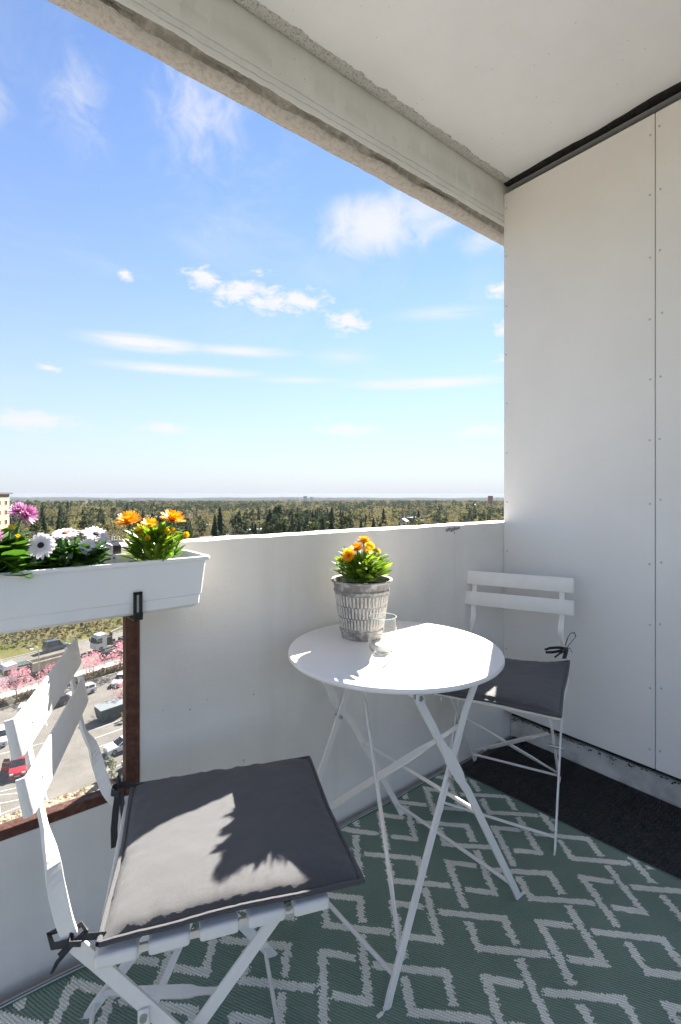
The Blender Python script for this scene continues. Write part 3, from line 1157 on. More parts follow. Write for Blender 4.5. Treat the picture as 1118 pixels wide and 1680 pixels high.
# ------------------------------------------------------------------ near plantings by the road
bl = [(crown_mesh('blossom', 700 + i), trunk_mesh('blossom', 720 + i)) for i in range(3)]
ch = [(8.0, 94.3, 5.4, 'pink flowering cherry tree in front of the tipper lorry'), (24.3, 96.6, 6.0, 'pink flowering cherry tree beside the rusty window post'), (19.6, 95.6, 5.4, 'pink flowering cherry tree beside the top chair slat'),
      (12.6, 94.0, 4.8, 'small pink cherry tree by the rear wheels of the lorry'), (20.9, 81.0, 4.6, 'pink cherry tree inside the car park near the dark container'), (5.0, 92.6, 5.0, 'pink cherry tree half cut off by the photo edge'),
      (2.0, 92.0, 5.2, 'pink cherry tree on the verge outside the left photo edge')]
for x, y, h, lb in ch:
    t = add_tree('blossom', x, y, h, 'cherry_tree', lb, 'cherry trees along the road', bl)
bs = [(crown_mesh('bush', 800 + i, 1, 'haw'), trunk_mesh('bush', 820 + i)) for i in range(2)]
bs2 = [(crown_mesh('bush', 840 + i, 1, 'birch'), trunk_mesh('bush', 850 + i)) for i in range(2)]
for x, y, h, lb, src in ((14.5, 61.6, 2.6, 'pale rounded shrub by the parked cars below', bs), (15.9, 60.4, 1.7, 'smaller grey shrub beside the pale rounded one', bs), (20.0, 76.0, 1.7, 'yellow green shrub next to the dark container', bs2),
                         (20.6, 73.6, 1.5, 'low green shrub behind the parked white estate car', bs2)):
    add_tree('bush', x, y, h, 'shrub', lb, 'shrubs by the car park', src, 'shrub', .9)
hv = MB()
rh = random.Random(5)
for k in range(2600):
    e, s = rh.uniform(-2, 40), rh.gauss(-4.3, .35)
    p = P0_ + E_ * e + N_ * s
    quad(hv, Vector((p[0], p[1], GZ + .1 + rh.uniform(0, .9))), .28, rh)
tag(hv.build('hedge', M['twig']), 'low leafless hedge between the car park and the grass verge', 'hedge', None, 'stuff')
hv = MB()
for k in range(12000):
    e, s = rh.uniform(-25, 75), 22 + 42 * rh.random()
    p = P0_ + E_ * e + N_ * s
    if fb(p[0] * .05, p[1] * .05, 1) < .12 - (s - 22) * .03 - e * .006:
        continue
    quad(hv, Vector((p[0], p[1], float(ground_h(p[0], p[1])) + rh.uniform(0, 2.6) * (.4 + abs(fb(p[0] * .1, p[1] * .1, 2))))), .42, rh)
tag(hv.build('brushwood', M['twig']), 'leafless brushwood along the top of the grass bank', 'brushwood', None, 'stuff')

# ------------------------------------------------------------------ vehicles
M['tyre'] = mat('tyre_rubber', (.018, .018, .018), .8)
M['rim'] = mat('alloy_rim', (.42, .42, .43), .35, metal=.7)
M['car_glass'] = mat('car_glass', (.02, .024, .028), .06, spec=.7)
M['lamp'] = mat('lamp_lens', (.70, .70, .68), .15)
M['tail'] = mat('tail_lens', (.40, .02, .02), .2)
M['plate'] = mat('number_plate', (.65, .65, .64), .5)
M['trim'] = mat('dark_trim', (.022, .022, .023), .6)


def paint(name, c):
    M[name] = mat(name, c, .28, coat=.6, spec=.5, var=.03, vscale=2)


paint('paint_red', (.42, .022, .030))
paint('paint_white', (.70, .70, .69))
paint('paint_grey', (.26, .27, .28))
paint('paint_black', (.02, .02, .022))
paint('paint_blue', (.06, .09, .16))
wheel_me = MB().lathe([(.0, -.10), (.20, -.10), (.30, -.09), (.325, -.05), (.325, .05), (.30, .09), (.20, .10), (0, .10)], 24).mesh('tyre', M['tyre'], True)
rim_me = MB().lathe([(0, .085), (.06, .095), (.19, .104), (.205, .098), (.205, -.098), (.19, -.104), (.06, -.095), (0, -.085)], 20).mesh('rim', M['rim'], True)


def make_car(label, loc, head, pm, L=4.3, W=1.8, H=1.48, estate=True, door=False, group='cars parked below'):
    """Car facing +x of its own frame; head is the heading as a vector."""
    root = empty('parked_car', (loc[0], loc[1], GZ + .004), math.atan2(head[1], head[0]))
    tag(root, label, 'car', group)
    hl, hw = L / 2, W / 2
    rear_top = -hl + (.25 if estate else .75)
    low = [(-hl, .35, .92), (-hl + .02, .55, .98), (-hl + .06, .86, .98), (-hl + .20, .92, 1), (-hl + .9, .93, 1.0), (0, .93, 1.0), (hl - 1.35, .92, 1.0), (hl - .55, .84, .97), (hl - .12, .70, .92), (hl, .52, .86), (hl, .32, .86)]
    mb = MB()
    vs = [(x, s * hw * w, z) for s in (-1, 1) for x, z, w in low] + [(x, s * hw * w * .93, .20) for s in (-1, 1) for x, z, w in low]
    n = len(low)
    fs = []
    for i in range(n - 1):
        fs += [(i, i + 1, n + i + 1, n + i), (2 * n + i, 3 * n + i, 3 * n + i + 1, 2 * n + i + 1), (i, 2 * n + i, 2 * n + i + 1, i + 1), (n + i, n + i + 1, 3 * n + i + 1, 3 * n + i)]
    fs += [(0, n, 3 * n, 2 * n), (n - 1, 3 * n - 1, 4 * n - 1, 2 * n - 1)]
    mb.add(vs, fs)
    mb.build('body', M[pm], root, True, bevel=.05, seg=2)
    # roof and pillars
    z1 = H
    base = [(-hl + .10, .90), (hl - 1.25, .90)]
    top = [(rear_top, z1 - .03), (-.3, z1), (hl - 2.15, z1 - .05)]
    cab = MB()
    vb = [(base[0][0], s * hw * .94, .90) for s in (-1, 1)] + [(base[1][0], s * hw * .94, .90) for s in (-1, 1)]
    vt = [(x, s * hw * .76, z) for x, z in top for s in (-1, 1)]
    cab.add(vb + vt, [(0, 1, 5, 4), (4, 5, 7, 6), (6, 7, 9, 8), (8, 9, 3, 2), (0, 4, 6, 8, 2), (1, 3, 9, 7, 5)])
    cab.build('roof', M[pm], root, True, bevel=.06, seg=2)

    def panel(a, b, c, d, ins=.12, e=.012):
        q = [Vector(k) for k in (a, b, c, d)]
        m_ = sum(q, Vector()) / 4
        nn = (q[1] - q[0]).cross(q[3] - q[0]).normalized()
        return [k.lerp(m_, ins) + nn * e for k in q]
    B = [Vector(v) for v in vb + vt]
    for nm, ids in (('rear_window', (1, 0, 4, 5)), ('windscreen', (2, 3, 9, 8))):
        q = panel(*[B[i] for i in ids], .10)
        MB().add(q, [(0, 1, 2, 3)]).build(nm, M['car_glass'], root)
    for s, ids in ((-1, (0, 2, 8, 4)), (1, (3, 1, 5, 9))):
        q = panel(*[B[i] for i in ids], .13)
        m1, m2 = q[0].lerp(q[1], .49), q[3].lerp(q[2], .49)
        n1, n2 = q[0].lerp(q[1], .52), q[3].lerp(q[2], .52)
        MB().add([q[0], m1, m2, q[3]], [(0, 1, 2, 3)]).build('side_window', M['car_glass'], root)
        MB().add([n1, q[1], q[2], n2], [(0, 1, 2, 3)]).build('side_window', M['car_glass'], root)
    for sx in (-hl + .80, hl - .85):
        for s in (-1, 1):
            w = link('wheel', wheel_me, root, Matrix.Translation((sx, s * (hw - .08), .325)) @ Matrix.Rotation(RAD(90), 4, 'X'))
            link('rim', rim_me, w)
    for s in (-1, 1):
        MB().box((hl - .10, s * hw * .66, .66), (.16, .34, .15)).build('headlight', M['lamp'], root, bevel=.03)
        MB().box((-hl + .05, s * hw * .78, .80), (.10, .22, .24)).build('tail_light', M['tail'], root, bevel=.02)
        MB().box((hl - 1.45, s * (hw + .06), .98), (.12, .16, .12)).build('mirror', M['trim'], root, bevel=.02)
    MB().box((hl - .01, 0, .40), (.04, W * .62, .16)).build('grille', M['trim'], root)
    MB().box((hl + .015, 0, .44), (.02, .52, .11)).build('number_plate', M['plate'], root)
    if door:
        for x in (.35, -.75):
            d = MB().add([(0, 0, .32), (0, 0, .93), (-.30, .82, .93), (-.30, .86, .32), (.05, .02, .32), (.05, .02, .93), (-.25, .84, .93), (-.25, .88, .32)],
                         [(0, 1, 2, 3), (7, 6, 5, 4), (0, 4, 5, 1), (1, 5, 6, 2), (2, 6, 7, 3), (3, 7, 4, 0)]).build('open_door', M[pm], root)
            d.location = (x, -hw, 0)
            d.scale = (1, -1, 1)
            wf = MB().add([(0, 0, .95), (-.30, .80, .95), (-.26, .66, 1.36), (-.06, .10, 1.36)], [(0, 1, 2, 3)]).build('door_window', M['car_glass'], d)
    return root


make_car('red car with its side doors standing open below the window', (6.15, 69.9), (-.16, -1), 'paint_red', door=True)
make_car('white car at the left photo edge beyond the red car', (5.0, 79.8), (-.10, -1), 'paint_white')
make_car('small white car parked alone by the hedge near the rusty post', (22.9, 91.2), (-.55, -.83), 'paint_white', L=3.9)
make_car('white estate car parked right of the chair upright below', (17.4, 67.6), (-1, -.14), 'paint_white', L=4.6)
make_car('grey car parked in front of the white estate car', (18.2, 62.6), (-1, -.12), 'paint_grey')
make_car('black car seen through the gap between the chair slats', (12.2, 87.6), (-.95, -.3), 'paint_black')
make_car('white car seen through the slat gap beside the black car', (16.6, 89.9), (-.95, -.3), 'paint_white')
make_car('black car driving on the road beyond the cherry trees', (25.2, 107.0), (.96, .28), 'paint_black', group='vehicles on the road')
v_ = make_car('blue van on the far side of the road', (17.2, 119.5), (.96, .28), 'paint_blue', L=5.0, W=2.0, H=2.2, group='vehicles on the road')
v_.name = 'blue_van'
v_['category'] = 'van'

M['lorry_white'] = mat('lorry_white', (.66, .66, .65), .35, var=.06, vscale=1)
M['lorry_bed'] = mat('tipper_bed_steel', (.42, .38, .32), .6, color2=(.30, .26, .21), vscale=1.2)
M['lorry_load'] = mat('gravel_load', (.22, .18, .13), .95, var=.4, vscale=3, bump=.05, bscale=6)
M['crane_white'] = mat('boom_white', (.62, .61, .58), .4, var=.08, vscale=2)
M['teal'] = mat('dark_teal_steel', (.045, .07, .072), .6, var=.2, vscale=1)


def make_lorry(label, loc, head, tipper=True):
    root = empty('tipper_lorry' if tipper else 'crane_lorry', (loc[0], loc[1], GZ + .03), math.atan2(head[1], head[0]))
    tag(root, label, 'lorry', 'vehicles on the road')
    MB().box((-.5, 0, .85), (13.0, .9, .35)).build('chassis', M['trim'], root, bevel=.02)
    cab = MB().add([(3.9, -1.22, .5), (6.3, -1.22, .5), (6.3, -1.22, 1.7), (6.05, -1.2, 3.0), (5.6, -1.15, 3.35), (3.9, -1.15, 3.5), (3.9, 1.22, .5), (6.3, 1.22, .5), (6.3, 1.22, 1.7), (6.05, 1.2, 3.0), (5.6, 1.15, 3.35), (3.9, 1.15, 3.5)],
                   [(0, 1, 2, 3, 4, 5), (11, 10, 9, 8, 7, 6), (0, 6, 7, 1), (1, 7, 8, 2), (2, 8, 9, 3), (3, 9, 10, 4), (4, 10, 11, 5), (5, 11, 6, 0)]).build('cab', M['lorry_white'], root, bevel=.05)
    MB().add([(6.31, -1.05, 1.8), (6.31, 1.05, 1.8), (6.09, 1.05, 2.85), (6.09, -1.05, 2.85)], [(0, 1, 2, 3)]).build('windscreen', M['car_glass'], root)
    for s in (-1, 1):
        MB().add([(4.9, s * 1.235, 1.75), (6.1, s * 1.235, 1.75), (5.9, s * 1.215, 2.75), (4.9, s * 1.205, 2.75)], [(0, 1, 2, 3)]).build('side_window', M['car_glass'], root)
        MB().box((6.25, s * .9, .95), (.14, .4, .2)).build('headlight', M['lamp'], root)
        MB().box((6.25, s * 1.38, 2.3), (.16, .2, .7)).build('mirror', M['trim'], root)
        for x in (5.2, -.2, -1.6, -5.0, -6.3):
            w = link('wheel', wheel_me, root, Matrix.Translation((x, s * 1.08, .52)) @ Matrix.Rotation(RAD(90), 4, 'X') @ Matrix.Diagonal((1.6, 1.6, 1.7, 1)))
            link('rim', rim_me, w)
        MB().box((1.9, s * 1.05, 1.05), (2.2, .3, .6)).build('side_tank', M['teal'], root, bevel=.04)
    if tipper:
        MB().box((2.7, 0, 2.2), (1.9, 2.2, 1.5)).build('equipment_box', M['teal'], root, bevel=.03)
        b = MB()
        for s in (-1, 1):
            b.box((-2.6, s * 1.2, 2.0), (8.2, .1, 1.5))
        b.box((1.55, 0, 2.1), (.1, 2.5, 1.8)).box((-6.7, 0, 2.0), (.1, 2.5, 1.5)).box((-2.6, 0, 1.25), (8.2, 2.4, .1))
        b.build('tipper_bed', M['lorry_bed'], root)

        def lf(u, v):
            return (-6.5 + 7.9 * u, -1.1 + 2.2 * v, 2.15 + .25 * math.sin(math.pi * v) + .12 * fb(u * 6, v * 2, 3))
        vs_ = [lf(i / 24, j / 8) for j in range(9) for i in range(25)]
        MB().add(vs_, [(j * 25 + i, j * 25 + i + 1, (j + 1) * 25 + i + 1, (j + 1) * 25 + i) for j in range(8) for i in range(24)]).build('load', M['lorry_load'], root, True)
        b = MB()
        for k in range(6):
            for s in (-1, 1):
                b.box((-6.2 + k * 1.45, s * 1.27, 2.0), (.12, .05, 1.4))
        tag(b.build('bed_ribs', M['lorry_bed'], root), kind='stuff')
    else:
        MB().box((-3.2, 0, 1.25), (6.6, 2.4, .35)).build('deck', M['teal'], root, bevel=.03)
        MB().tube([(2.4, 0, 1.0), (2.4, 0, 3.2)], .34, 14).build('crane_column', M['trim'], root, True)
        MB().tube([(2.4, 0, 3.2), (-2.0, .3, 4.3)], .22, 8).tube([(-2.0, .3, 4.3), (-7.2, .4, 3.2)], .16, 8).build('crane_arm', M['crane_white'], root, True)
        MB().box((-3.6, -.4, 1.85), (4.4, 1.3, .8)).build('cargo_crate', M['teal'], root, bevel=.03)
        MB().box((3.2, 0, 1.9), (1.2, 2.0, 1.4)).build('engine_housing', M['trim'], root, bevel=.05)
    return root


make_lorry('white cabbed tipper lorry with a beige loaded bed on the road', (12.2, 104.4), (-.961, -.277))
make_lorry('dark lorry with a white folded crane arm further along the road', (29.0, 114.5), (-.961, -.277), False)

# waste container and bin
ct = empty('waste_container', (18.3, 78.3, GZ + .004), RAD(12))
tag(ct, 'large dark grey waste container standing in the car park', 'container')
MB().add([(-1.6, -1.0, .15), (1.6, -1.0, .15), (1.6, 1.0, .15), (-1.6, 1.0, .15), (-1.9, -1.1, 1.7), (1.9, -1.1, 1.7), (1.9, 1.1, 1.7), (-1.9, 1.1, 1.7)], [(3, 2, 1, 0), (0, 1, 5, 4), (1, 2, 6, 5), (2, 3, 7, 6), (3, 0, 4, 7), (4, 5, 6, 7)]).build('body', M['teal'], ct, bevel=.03)
M['lid'] = mat('container_lid', (.20, .22, .235), .6, var=.1, vscale=1)
MB().add([(-1.95, -1.15, 1.72), (1.95, -1.15, 1.72), (1.95, 1.15, 1.95), (-1.95, 1.15, 1.95), (-1.95, -1.15, 1.82), (1.95, -1.15, 1.82), (1.95, 1.15, 2.05), (-1.95, 1.15, 2.05)], [(3, 2, 1, 0), (0, 1, 5, 4), (1, 2, 6, 5), (2, 3, 7, 6), (3, 0, 4, 7), (4, 5, 6, 7)]).build('lid', M['lid'], ct, bevel=.02)
for k in range(5):
    for s in (-1, 1):
        MB().box((-1.3 + k * .65, s * 1.09, .95), (.09, .06, 1.35)).build('rib', M['teal'], ct)

# street lamp
lp = empty('street_lamp', (11.4, 97.0, GZ + .1))
tag(lp, 'slim grey street lamp with a curved arm in front of the lorry', 'street lamp')
M['pole'] = mat('galvanised_pole', (.40, .41, .41), .5, metal=.3)
MB().tube([(0, 0, 0), (0, 0, 6.2), (-.05, -.05, 6.7), (-.25, -.1, 7.1), (-.6, -.2, 7.2), (-.95, -.28, 7.1)], .06, 8, [.09, .07, .055, .05, .045, .04]).build('pole', M['pole'], lp, True)
MB().lathe([(0, .12), (.18, .10), (.32, 0), (.26, -.08), (0, -.1)], 14, (-1.15, -.33, 7.02)).build('lamp_head', M['lorry_white'], lp, True)

# road worker in a yellow vest
M['hivis'] = mat('yellow_vest', (.55, .62, .04), .7)
M['trousers'] = mat('dark_trousers', (.03, .035, .05), .8)
M['skin'] = mat('skin', (.42, .25, .18), .6)


def make_person(label, loc, rz):
    """One continuous body grown round a skeleton; vest, trousers and helmet are cut from the same surface by material."""
    sk = [(0, 0, .98, .15), (0, 0, 1.2, .15), (0, 0, 1.42, .16), (.02, 0, 1.52, .06), (.03, 0, 1.64, .095), (.03, 0, 1.74, .085),
          (0, .20, 1.42, .065), (.02, .25, 1.16, .05), (.14, .23, .94, .04), (0, -.20, 1.42, .065), (.0, -.26, 1.15, .05), (.10, -.25, .92, .04),
          (0, .10, .92, .10), (.02, .11, .50, .065), (0, .11, .08, .05), (.14, .12, .04, .045), (0, -.10, .92, .10), (-.02, -.11, .50, .065), (-.04, -.11, .08, .05), (.10, -.12, .04, .045)]
    ed = [(0, 1), (1, 2), (2, 3), (3, 4), (4, 5), (2, 6), (6, 7), (7, 8), (2, 9), (9, 10), (10, 11), (0, 12), (12, 13), (13, 14), (14, 15), (0, 16), (16, 17), (17, 18), (18, 19)]
    me = bpy.data.meshes.new('body')
    me.from_pydata([s[:3] for s in sk], ed, [])
    o = bpy.data.objects.new('person', me)
    col.objects.link(o)
    sm = o.modifiers.new('skin', 'SKIN')
    for i, s in enumerate(sk):
        me.skin_vertices[0].data[i].radius = (s[3], s[3])
    me.skin_vertices[0].data[0].use_root = True
    sb = o.modifiers.new('smooth', 'SUBSURF')
    sb.levels = sb.render_levels = 1
    dg = bpy.context.evaluated_depsgraph_get()
    m2 = bpy.data.meshes.new_from_object(o.evaluated_get(dg))
    bpy.data.objects.remove(o)
    o = bpy.data.objects.new('person', m2)
    col.objects.link(o)
    for k in ('hivis', 'trousers', 'skin'):
        m2.materials.append(M[k])
    for p in m2.polygons:
        z = p.center.z
        p.material_index = 1 if z < .95 and abs(p.center.y) < .2 else (2 if (1.5 < z < 1.68 or z < 1.0) else 0)
    o.location = loc
    o.rotation_euler = (0, 0, rz)
    return tag(o, label, 'person')


make_person('person in a bright yellow vest standing beside the blue van', (20.6, 119.0, GZ + .03), RAD(200))

# neighbouring high block at the left edge
M['cream'] = mat('cream_render', (.38, .285, .17), .8, var=.06, vscale=.4)
bd = empty('apartment_block', (13.3, 178.0, GZ), RAD(62))
tag(bd, 'cream rendered high apartment block with a flat dark roof at the left edge', 'building')
bh = 33.0
MB().box((-6.0, 20.0, bh / 2), (12.0, 40.0, bh)).build('wall', M['cream'], bd)
MB().box((-6.0, 20.0, bh + .25), (13.4, 41.4, .5)).build('roof', M['darkroof'], bd)
wf_me = MB().box((0, 0, 0), (.16, 1.3, 1.5)).mesh('window', M['wframe'])
wp_me = MB().box((.06, 0, 0), (.10, 1.08, 1.28)).mesh('pane', M['wglass'])
we_me = MB().box((0, 0, 0), (1.3, .16, 1.5)).mesh('window', M['wframe'])
wq_me = MB().box((0, -.06, 0), (1.08, .10, 1.28)).mesh('pane', M['wglass'])
for fl in range(11):
    for k in range(8):
        w = link('window', wf_me, bd, Matrix.Translation((.02, 2.6 + k * 4.9, 2.0 + fl * 2.85)))
        link('pane', wp_me, w)
    for k in range(3):
        w = link('window', we_me, bd, Matrix.Translation((-2.2 - k * 3.8, -.02, 2.0 + fl * 2.85)))
        link('pane', wq_me, w)

# ------------------------------------------------------------------ air
HAZE = 6.5e-5
hz, hnt, hb = new_mat('haze_air')
hnt.nodes.remove(hb)
pv = hnt.nodes.new('ShaderNodeVolumePrincipled')
pv.inputs['Color'].default_value = (.39, .44, .52, 1)
pv.inputs['Density'].default_value = HAZE
pv.inputs['Anisotropy'].default_value = 0.0
hnt.links.new(pv.outputs[0], hnt.nodes['Material Output'].inputs['Volume'])
zlow = float(FV[:, 2].min())
zlow = min(zlow, min(v.co.z for v in g_o.data.vertices)) - 1.0
tag(MB().box((0, 0, (zlow + 4.5) / 2), (18400, 18400, 4.5 - zlow)).build('haze', hz), 'thin bluish haze over the valley', 'haze', None, 'stuff')

# ------------------------------------------------------------------ balcony: floor, ceiling, beam
PX, PY = 2.029, 1.332          # inner faces of the side wall and of the parapet
CEIL = 2.605

structure(MB().box((-.5, .215, -.10), (6, 2.23, .2)).build('balcony_floor', M['floor']))


structure(MB().box((.45, .336, CEIL + .12), (3.5, 1.992, .24)).build('ceiling_slab', M['ceil']))


# downstand beam: its section runs along x, edges broken by noise
def make_beam():
    x0, x1, n = -1.3, 2.5, 1200
    sec = [  # y, z, raggedness in y and z, own wave number
        (PY, 2.72, 0, 0, 0), (PY, 2.606, 0, 0, 0), (PY, 2.56, .0008, 0, 1), (PY + .001, 2.503, .0008, 0, 1), (PY - .0025, 2.500, .001, .0010, 1),
        (PY - .0025, 2.452, .001, .0015, 2), (PY + .0035, 2.4505, .0005, .0015, 2), (PY - .0005, 2.4480, .001, .0015, 2), (PY - .001, 2.4300, .001, .0028, 3),
        (PY + .0050, 2.4285, .0005, .0028, 3), (PY + .0005, 2.4255, .001, .0028, 3), (PY + .0010, 2.416, .0015, .003, 4), (PY + .004, 2.408, .002, .004, 4),
        (PY + .013, 2.415, .003, .003, 5), (PY + .022, 2.411, .004, .003, 5), (PY + .027, 2.397, .009, .003, 6), (PY + .034, 2.3905, .009, .002, 6), (PY + .050, 2.387, .003, .002, 7),
        (PY + .070, 2.386, .002, .002, 7), (PY + .088, 2.389, .002, .002, 7), (PY + .098, 2.396, .0015, .002, 8), (PY + .103, 2.408, .001, .002, 8), (PY + .105, 2.44, .001, 0, 8), (PY + .105, 2.72, 0, 0, 0)]
    vs, fs = [], []
    k = len(sec)
    for i in range(n + 1):
        x = x0 + (x1 - x0) * i / n
        w8 = [(fb(x * 8, q * 3.7, 1.3, 6), fb(x * 9, q * 5.1, 7.7, 6)) for q in range(9)]
        for j, (y, z, ry, rz, q) in enumerate(sec):
            vs.append((x, y + ry * w8[q][0] * 1.3, z + rz * w8[q][1] * 1.3))
    for i in range(n):
        for j in range(k):
            jj = (j + 1) % k
            fs.append((i * k + j, i * k + jj, (i + 1) * k + jj, (i + 1) * k + j))
    nf = len(fs)
    fs.append(tuple(range(k)))
    fs.append(tuple(n * k + j for j in reversed(range(k))))
    me = bpy.data.meshes.new('ceiling_beam')
    me.from_pydata(vs, [], fs)
    for m_ in ('beam', 'raw', 'dirt'):
        me.materials.append(M[m_])
    mi = [2 if 12 <= (q % k) <= 14 else (1 if 15 <= (q % k) <= 22 else 0) for q in range(nf)] + [1, 1]
    me.polygons.foreach_set('material_index', mi)
    me.polygons.foreach_set('use_smooth', [True] * len(mi))
    bm = bmesh.new()
    bm.from_mesh(me)
    bmesh.ops.recalc_face_normals(bm, faces=bm.faces)
    bm.to_mesh(me)
    bm.free()
    try:
        me.set_sharp_from_angle(angle=RAD(50))
    except Exception:
        pass
    return structure(link('ceiling_beam', me))


make_beam()


# rough unpainted strip where the beam meets the ceiling
def strip_fn(u, v):
    x = -1.29 + 3.31 * u
    wv = .042 * (1 + .25 * fb(x * 4, 0.4, 2.0) + .22 * fb(x * 32, 2.4, 1.0)) * v
    edge = math.sin(math.pi * min(1, max(0, v)))
    return (x, PY - .0015 - wv, CEIL - .0015 - edge * (.002 + .0035 * abs(fb(x * 60, v * 5, 4))) - (0 if v < .99 else -.004))


structure(grid_sheet(900, 9, strip_fn, 'ceiling_joint_mortar', M['raw_fine']))


# black grime caulk between the panels and the ceiling
def caulk_fn(u, v):
    y = PY - .003 - 2.23 * u
    return (PX + .035 - .046 * v * (1 + .10 * u * 3.4 + .16 * fb(y * 5, 1.0, 9)), y, CEIL - .0015 - .006 * math.sin(math.pi * v) * (1 + .4 * fb(y * 25, v * 2, 3)) + (.004 if v > .99 else 0))


structure(grid_sheet(260, 6, caulk_fn, 'ceiling_joint_caulk', M['grime']))

# ------------------------------------------------------------------ parapet wall with the window
WX0, WX1, WZ0, WZ1 = -1.35, .383, .372, .875
ptop = 1.016
par = empty('parapet_wall', (0, PY, 0))
tag(par, 'white painted concrete parapet wall along the open side of the balcony', 'wall')


def par_piece(x0, x1, z0, z1, y0=0, y1=.105):
    """Wall slab with an inner face that is slightly uneven."""
    m = MB()
    nx, nz = max(2, int((x1 - x0) / .03)), max(2, int((z1 - z0) / .03))
    vs, fs = [], []
    for j in range(nz + 1):
        for i in range(nx + 1):
            x, z = x0 + (x1 - x0) * i / nx, z0 + (z1 - z0) * j / nz
            e = 0 if (j == 0 or i == 0 or i == nx or j == nz) else .0022 * fb(x * 2.3, z * 6, 5)
            zz = z + (.0025 * fb(x * 8, 0, 3) if (j == nz and z1 > 1) else 0)
            vs.append((x, y0 + e, zz))
    for j in range(nz):
        for i in range(nx):
            a = j * (nx + 1) + i
            fs.append((a, a + 1, a + nx + 2, a + nx + 1))
    b = len(vs)
    top = [nz * (nx + 1) + i for i in range(nx + 1)]
    for i in range(nx + 1):
        x = x0 + (x1 - x0) * i / nx
        vs.append((x, y1, z1 + (.0025 * fb(x * 8, 4, 3) if z1 > 1 else 0)))
    for i in range(nx):
        fs.append((top[i], top[i + 1], b + i + 1, b + i))
    c = len(vs)
    vs += [(x0, y1, z0), (x1, y1, z0)]
    fs.append(tuple([b + i for i in range(nx + 1)] + [c + 1, c]))
    fs.append(tuple([0, c] + [b] + [j * (nx + 1) for j in range(nz, 0, -1)]))
    fs.append(tuple([nx + j * (nx + 1) for j in range(nz + 1)] + [b + nx, c + 1]))
    fs.append(tuple(list(range(nx + 1)) + [c + 1, c]))
    m.add(vs, fs)
    return m


par_piece(WX1, 2.20, -.3, ptop).build('wall_face', M['wall'], par, True)
par_piece(-3.5, WX0, -.3, ptop).build('wall_face', M['wall'], par, True)
par_piece(WX0 + .0005, WX1 - .0005, WZ1, ptop).build('wall_face', M['wall'], par, True)
low_w = par_piece(WX0 + .0005, WX1 - .0005, -.3, WZ0, 0, .05)
low_w.build('wall_face', M['wall'], par, True)
# broken patch on the top edge near the corner
cb = MB()
for k in range(26):
    x = 1.635 + rng.normal(0, .022) + .02
    z = ptop - .012 - abs(rng.normal(0, .009))
    r = rng.uniform(.0025, .008)
    n = 6
    vs = [(x, -.0030 - rng.uniform(0, .002), z)]
    for a in range(n):
        an = 2 * math.pi * a / n
        rr = r * rng.uniform(.5, 1.3)
        vs.append((x + rr * 1.5 * math.cos(an), -.0012, z + rr * .8 * math.sin(an)))
    cb.add(vs, [(0, 1 + a, 1 + (a + 1) % n) for a in range(n)])
tag(cb.build('chipped_edge', M['floor'], par), kind='stuff')
# window: rusty angle-steel frame, crumbling putty bed and the pane
fr = empty('window', (0, 0, 0))
fr.parent = par
MB().box((WX1 - .0185, .012, (WZ0 + WZ1) / 2), (.034, .030, WZ1 - WZ0 - .002)).box((WX1 - .006, -.0015, (WZ0 + WZ1) / 2), (.009, .006, WZ1 - WZ0 - .004)).build('frame_post', M['rust'], fr, bevel=.0015)
MB().box((WX0 + .0185, .012, (WZ0 + WZ1) / 2), (.034, .030, WZ1 - WZ0 - .002)).build('frame_post', M['rust'], fr, bevel=.0015)
MB().box(((WX0 + WX1) / 2, .013, WZ0 + .013), (WX1 - WX0 - .074, .030, .024)).build('frame_rail', M['rust'], fr, bevel=.002)
MB().box(((WX0 + WX1) / 2, .013, WZ1 - .014), (WX1 - WX0 - .074, .030, .024)).build('frame_rail', M['rust'], fr, bevel=.002)


def putty_fn(u, v):
    x = WX0 + .036 + (WX1 - WX0 - .072) * u
    return (x, .0285 + .018 * v, WZ0 + .0255 + .006 * v + .0035 * fb(x * 40, v * 3, 1))


grid_sheet(420, 5, putty_fn, 'putty', M['putty'], fr)
MB().box(((WX0 + WX1) / 2, .049, (WZ0 + WZ1) / 2 + .012), (WX1 - WX0 - .004, .004, WZ1 - WZ0 - .03)).build('pane', M['pane'], fr)

# ------------------------------------------------------------------ side wall: boards, screws, plinth, backing
side = empty('panelled_side_wall', (PX, 0, 0))
tag(side, 'side wall clad in tall white screwed boards at the balcony end', 'wall')
MB().box((.115, .215, 1.28), (.10, 2.23, 2.64)).build('backing_wall', M['grime'], side)  # near-black all over; the shade of the joint gaps is put into its colour
PZ0, PZ1 = .135, 2.553
edges = [(1.331, .7005), (.6975, -.53), (-.533, -.90)]
for y1, y0 in edges:
    MB().box((.006, (y0 + y1) / 2, (PZ0 + PZ1) / 2), (.012, y1 - y0, PZ1 - PZ0)).build('panel', M['panel'], side, bevel=.0008, seg=1)
MB().box((.036, 1.327, (PZ0 + PZ1) / 2), (.046, .006, PZ1 - PZ0)).build('edge_trim', M['panel'], side)
sc_me = MB().lathe([(0, .0), (.0042, 0), (.0042, .0012), (.0026, .002), (0, .0013)], 10).mesh('screw', M['screw'], True)
for yy in (1.316, .7165, .682, -.515):
    for k in range(11):
        z = .20 + k * .2285 + (.012 if yy == .682 else 0) + rng.normal(0, .003)
        link('screw', sc_me, side, Matrix.Translation((-.0001, yy + rng.normal(0, .002), z)) @ Matrix.Rotation(RAD(-90), 4, 'Y'))


def plinth_fn(u, v):
    y = 1.330 - 2.23 * u
    r = fb(y * 5, v * 2, 6)
    if v < .72:
        return (PX + .052 - .004 * r, y, .094 * v / .72 + .001)
    w = (v - .72) / .28
    return (PX + .052 + .05 * w, y, .094 + .003 * fb(y * 12, w, 2))


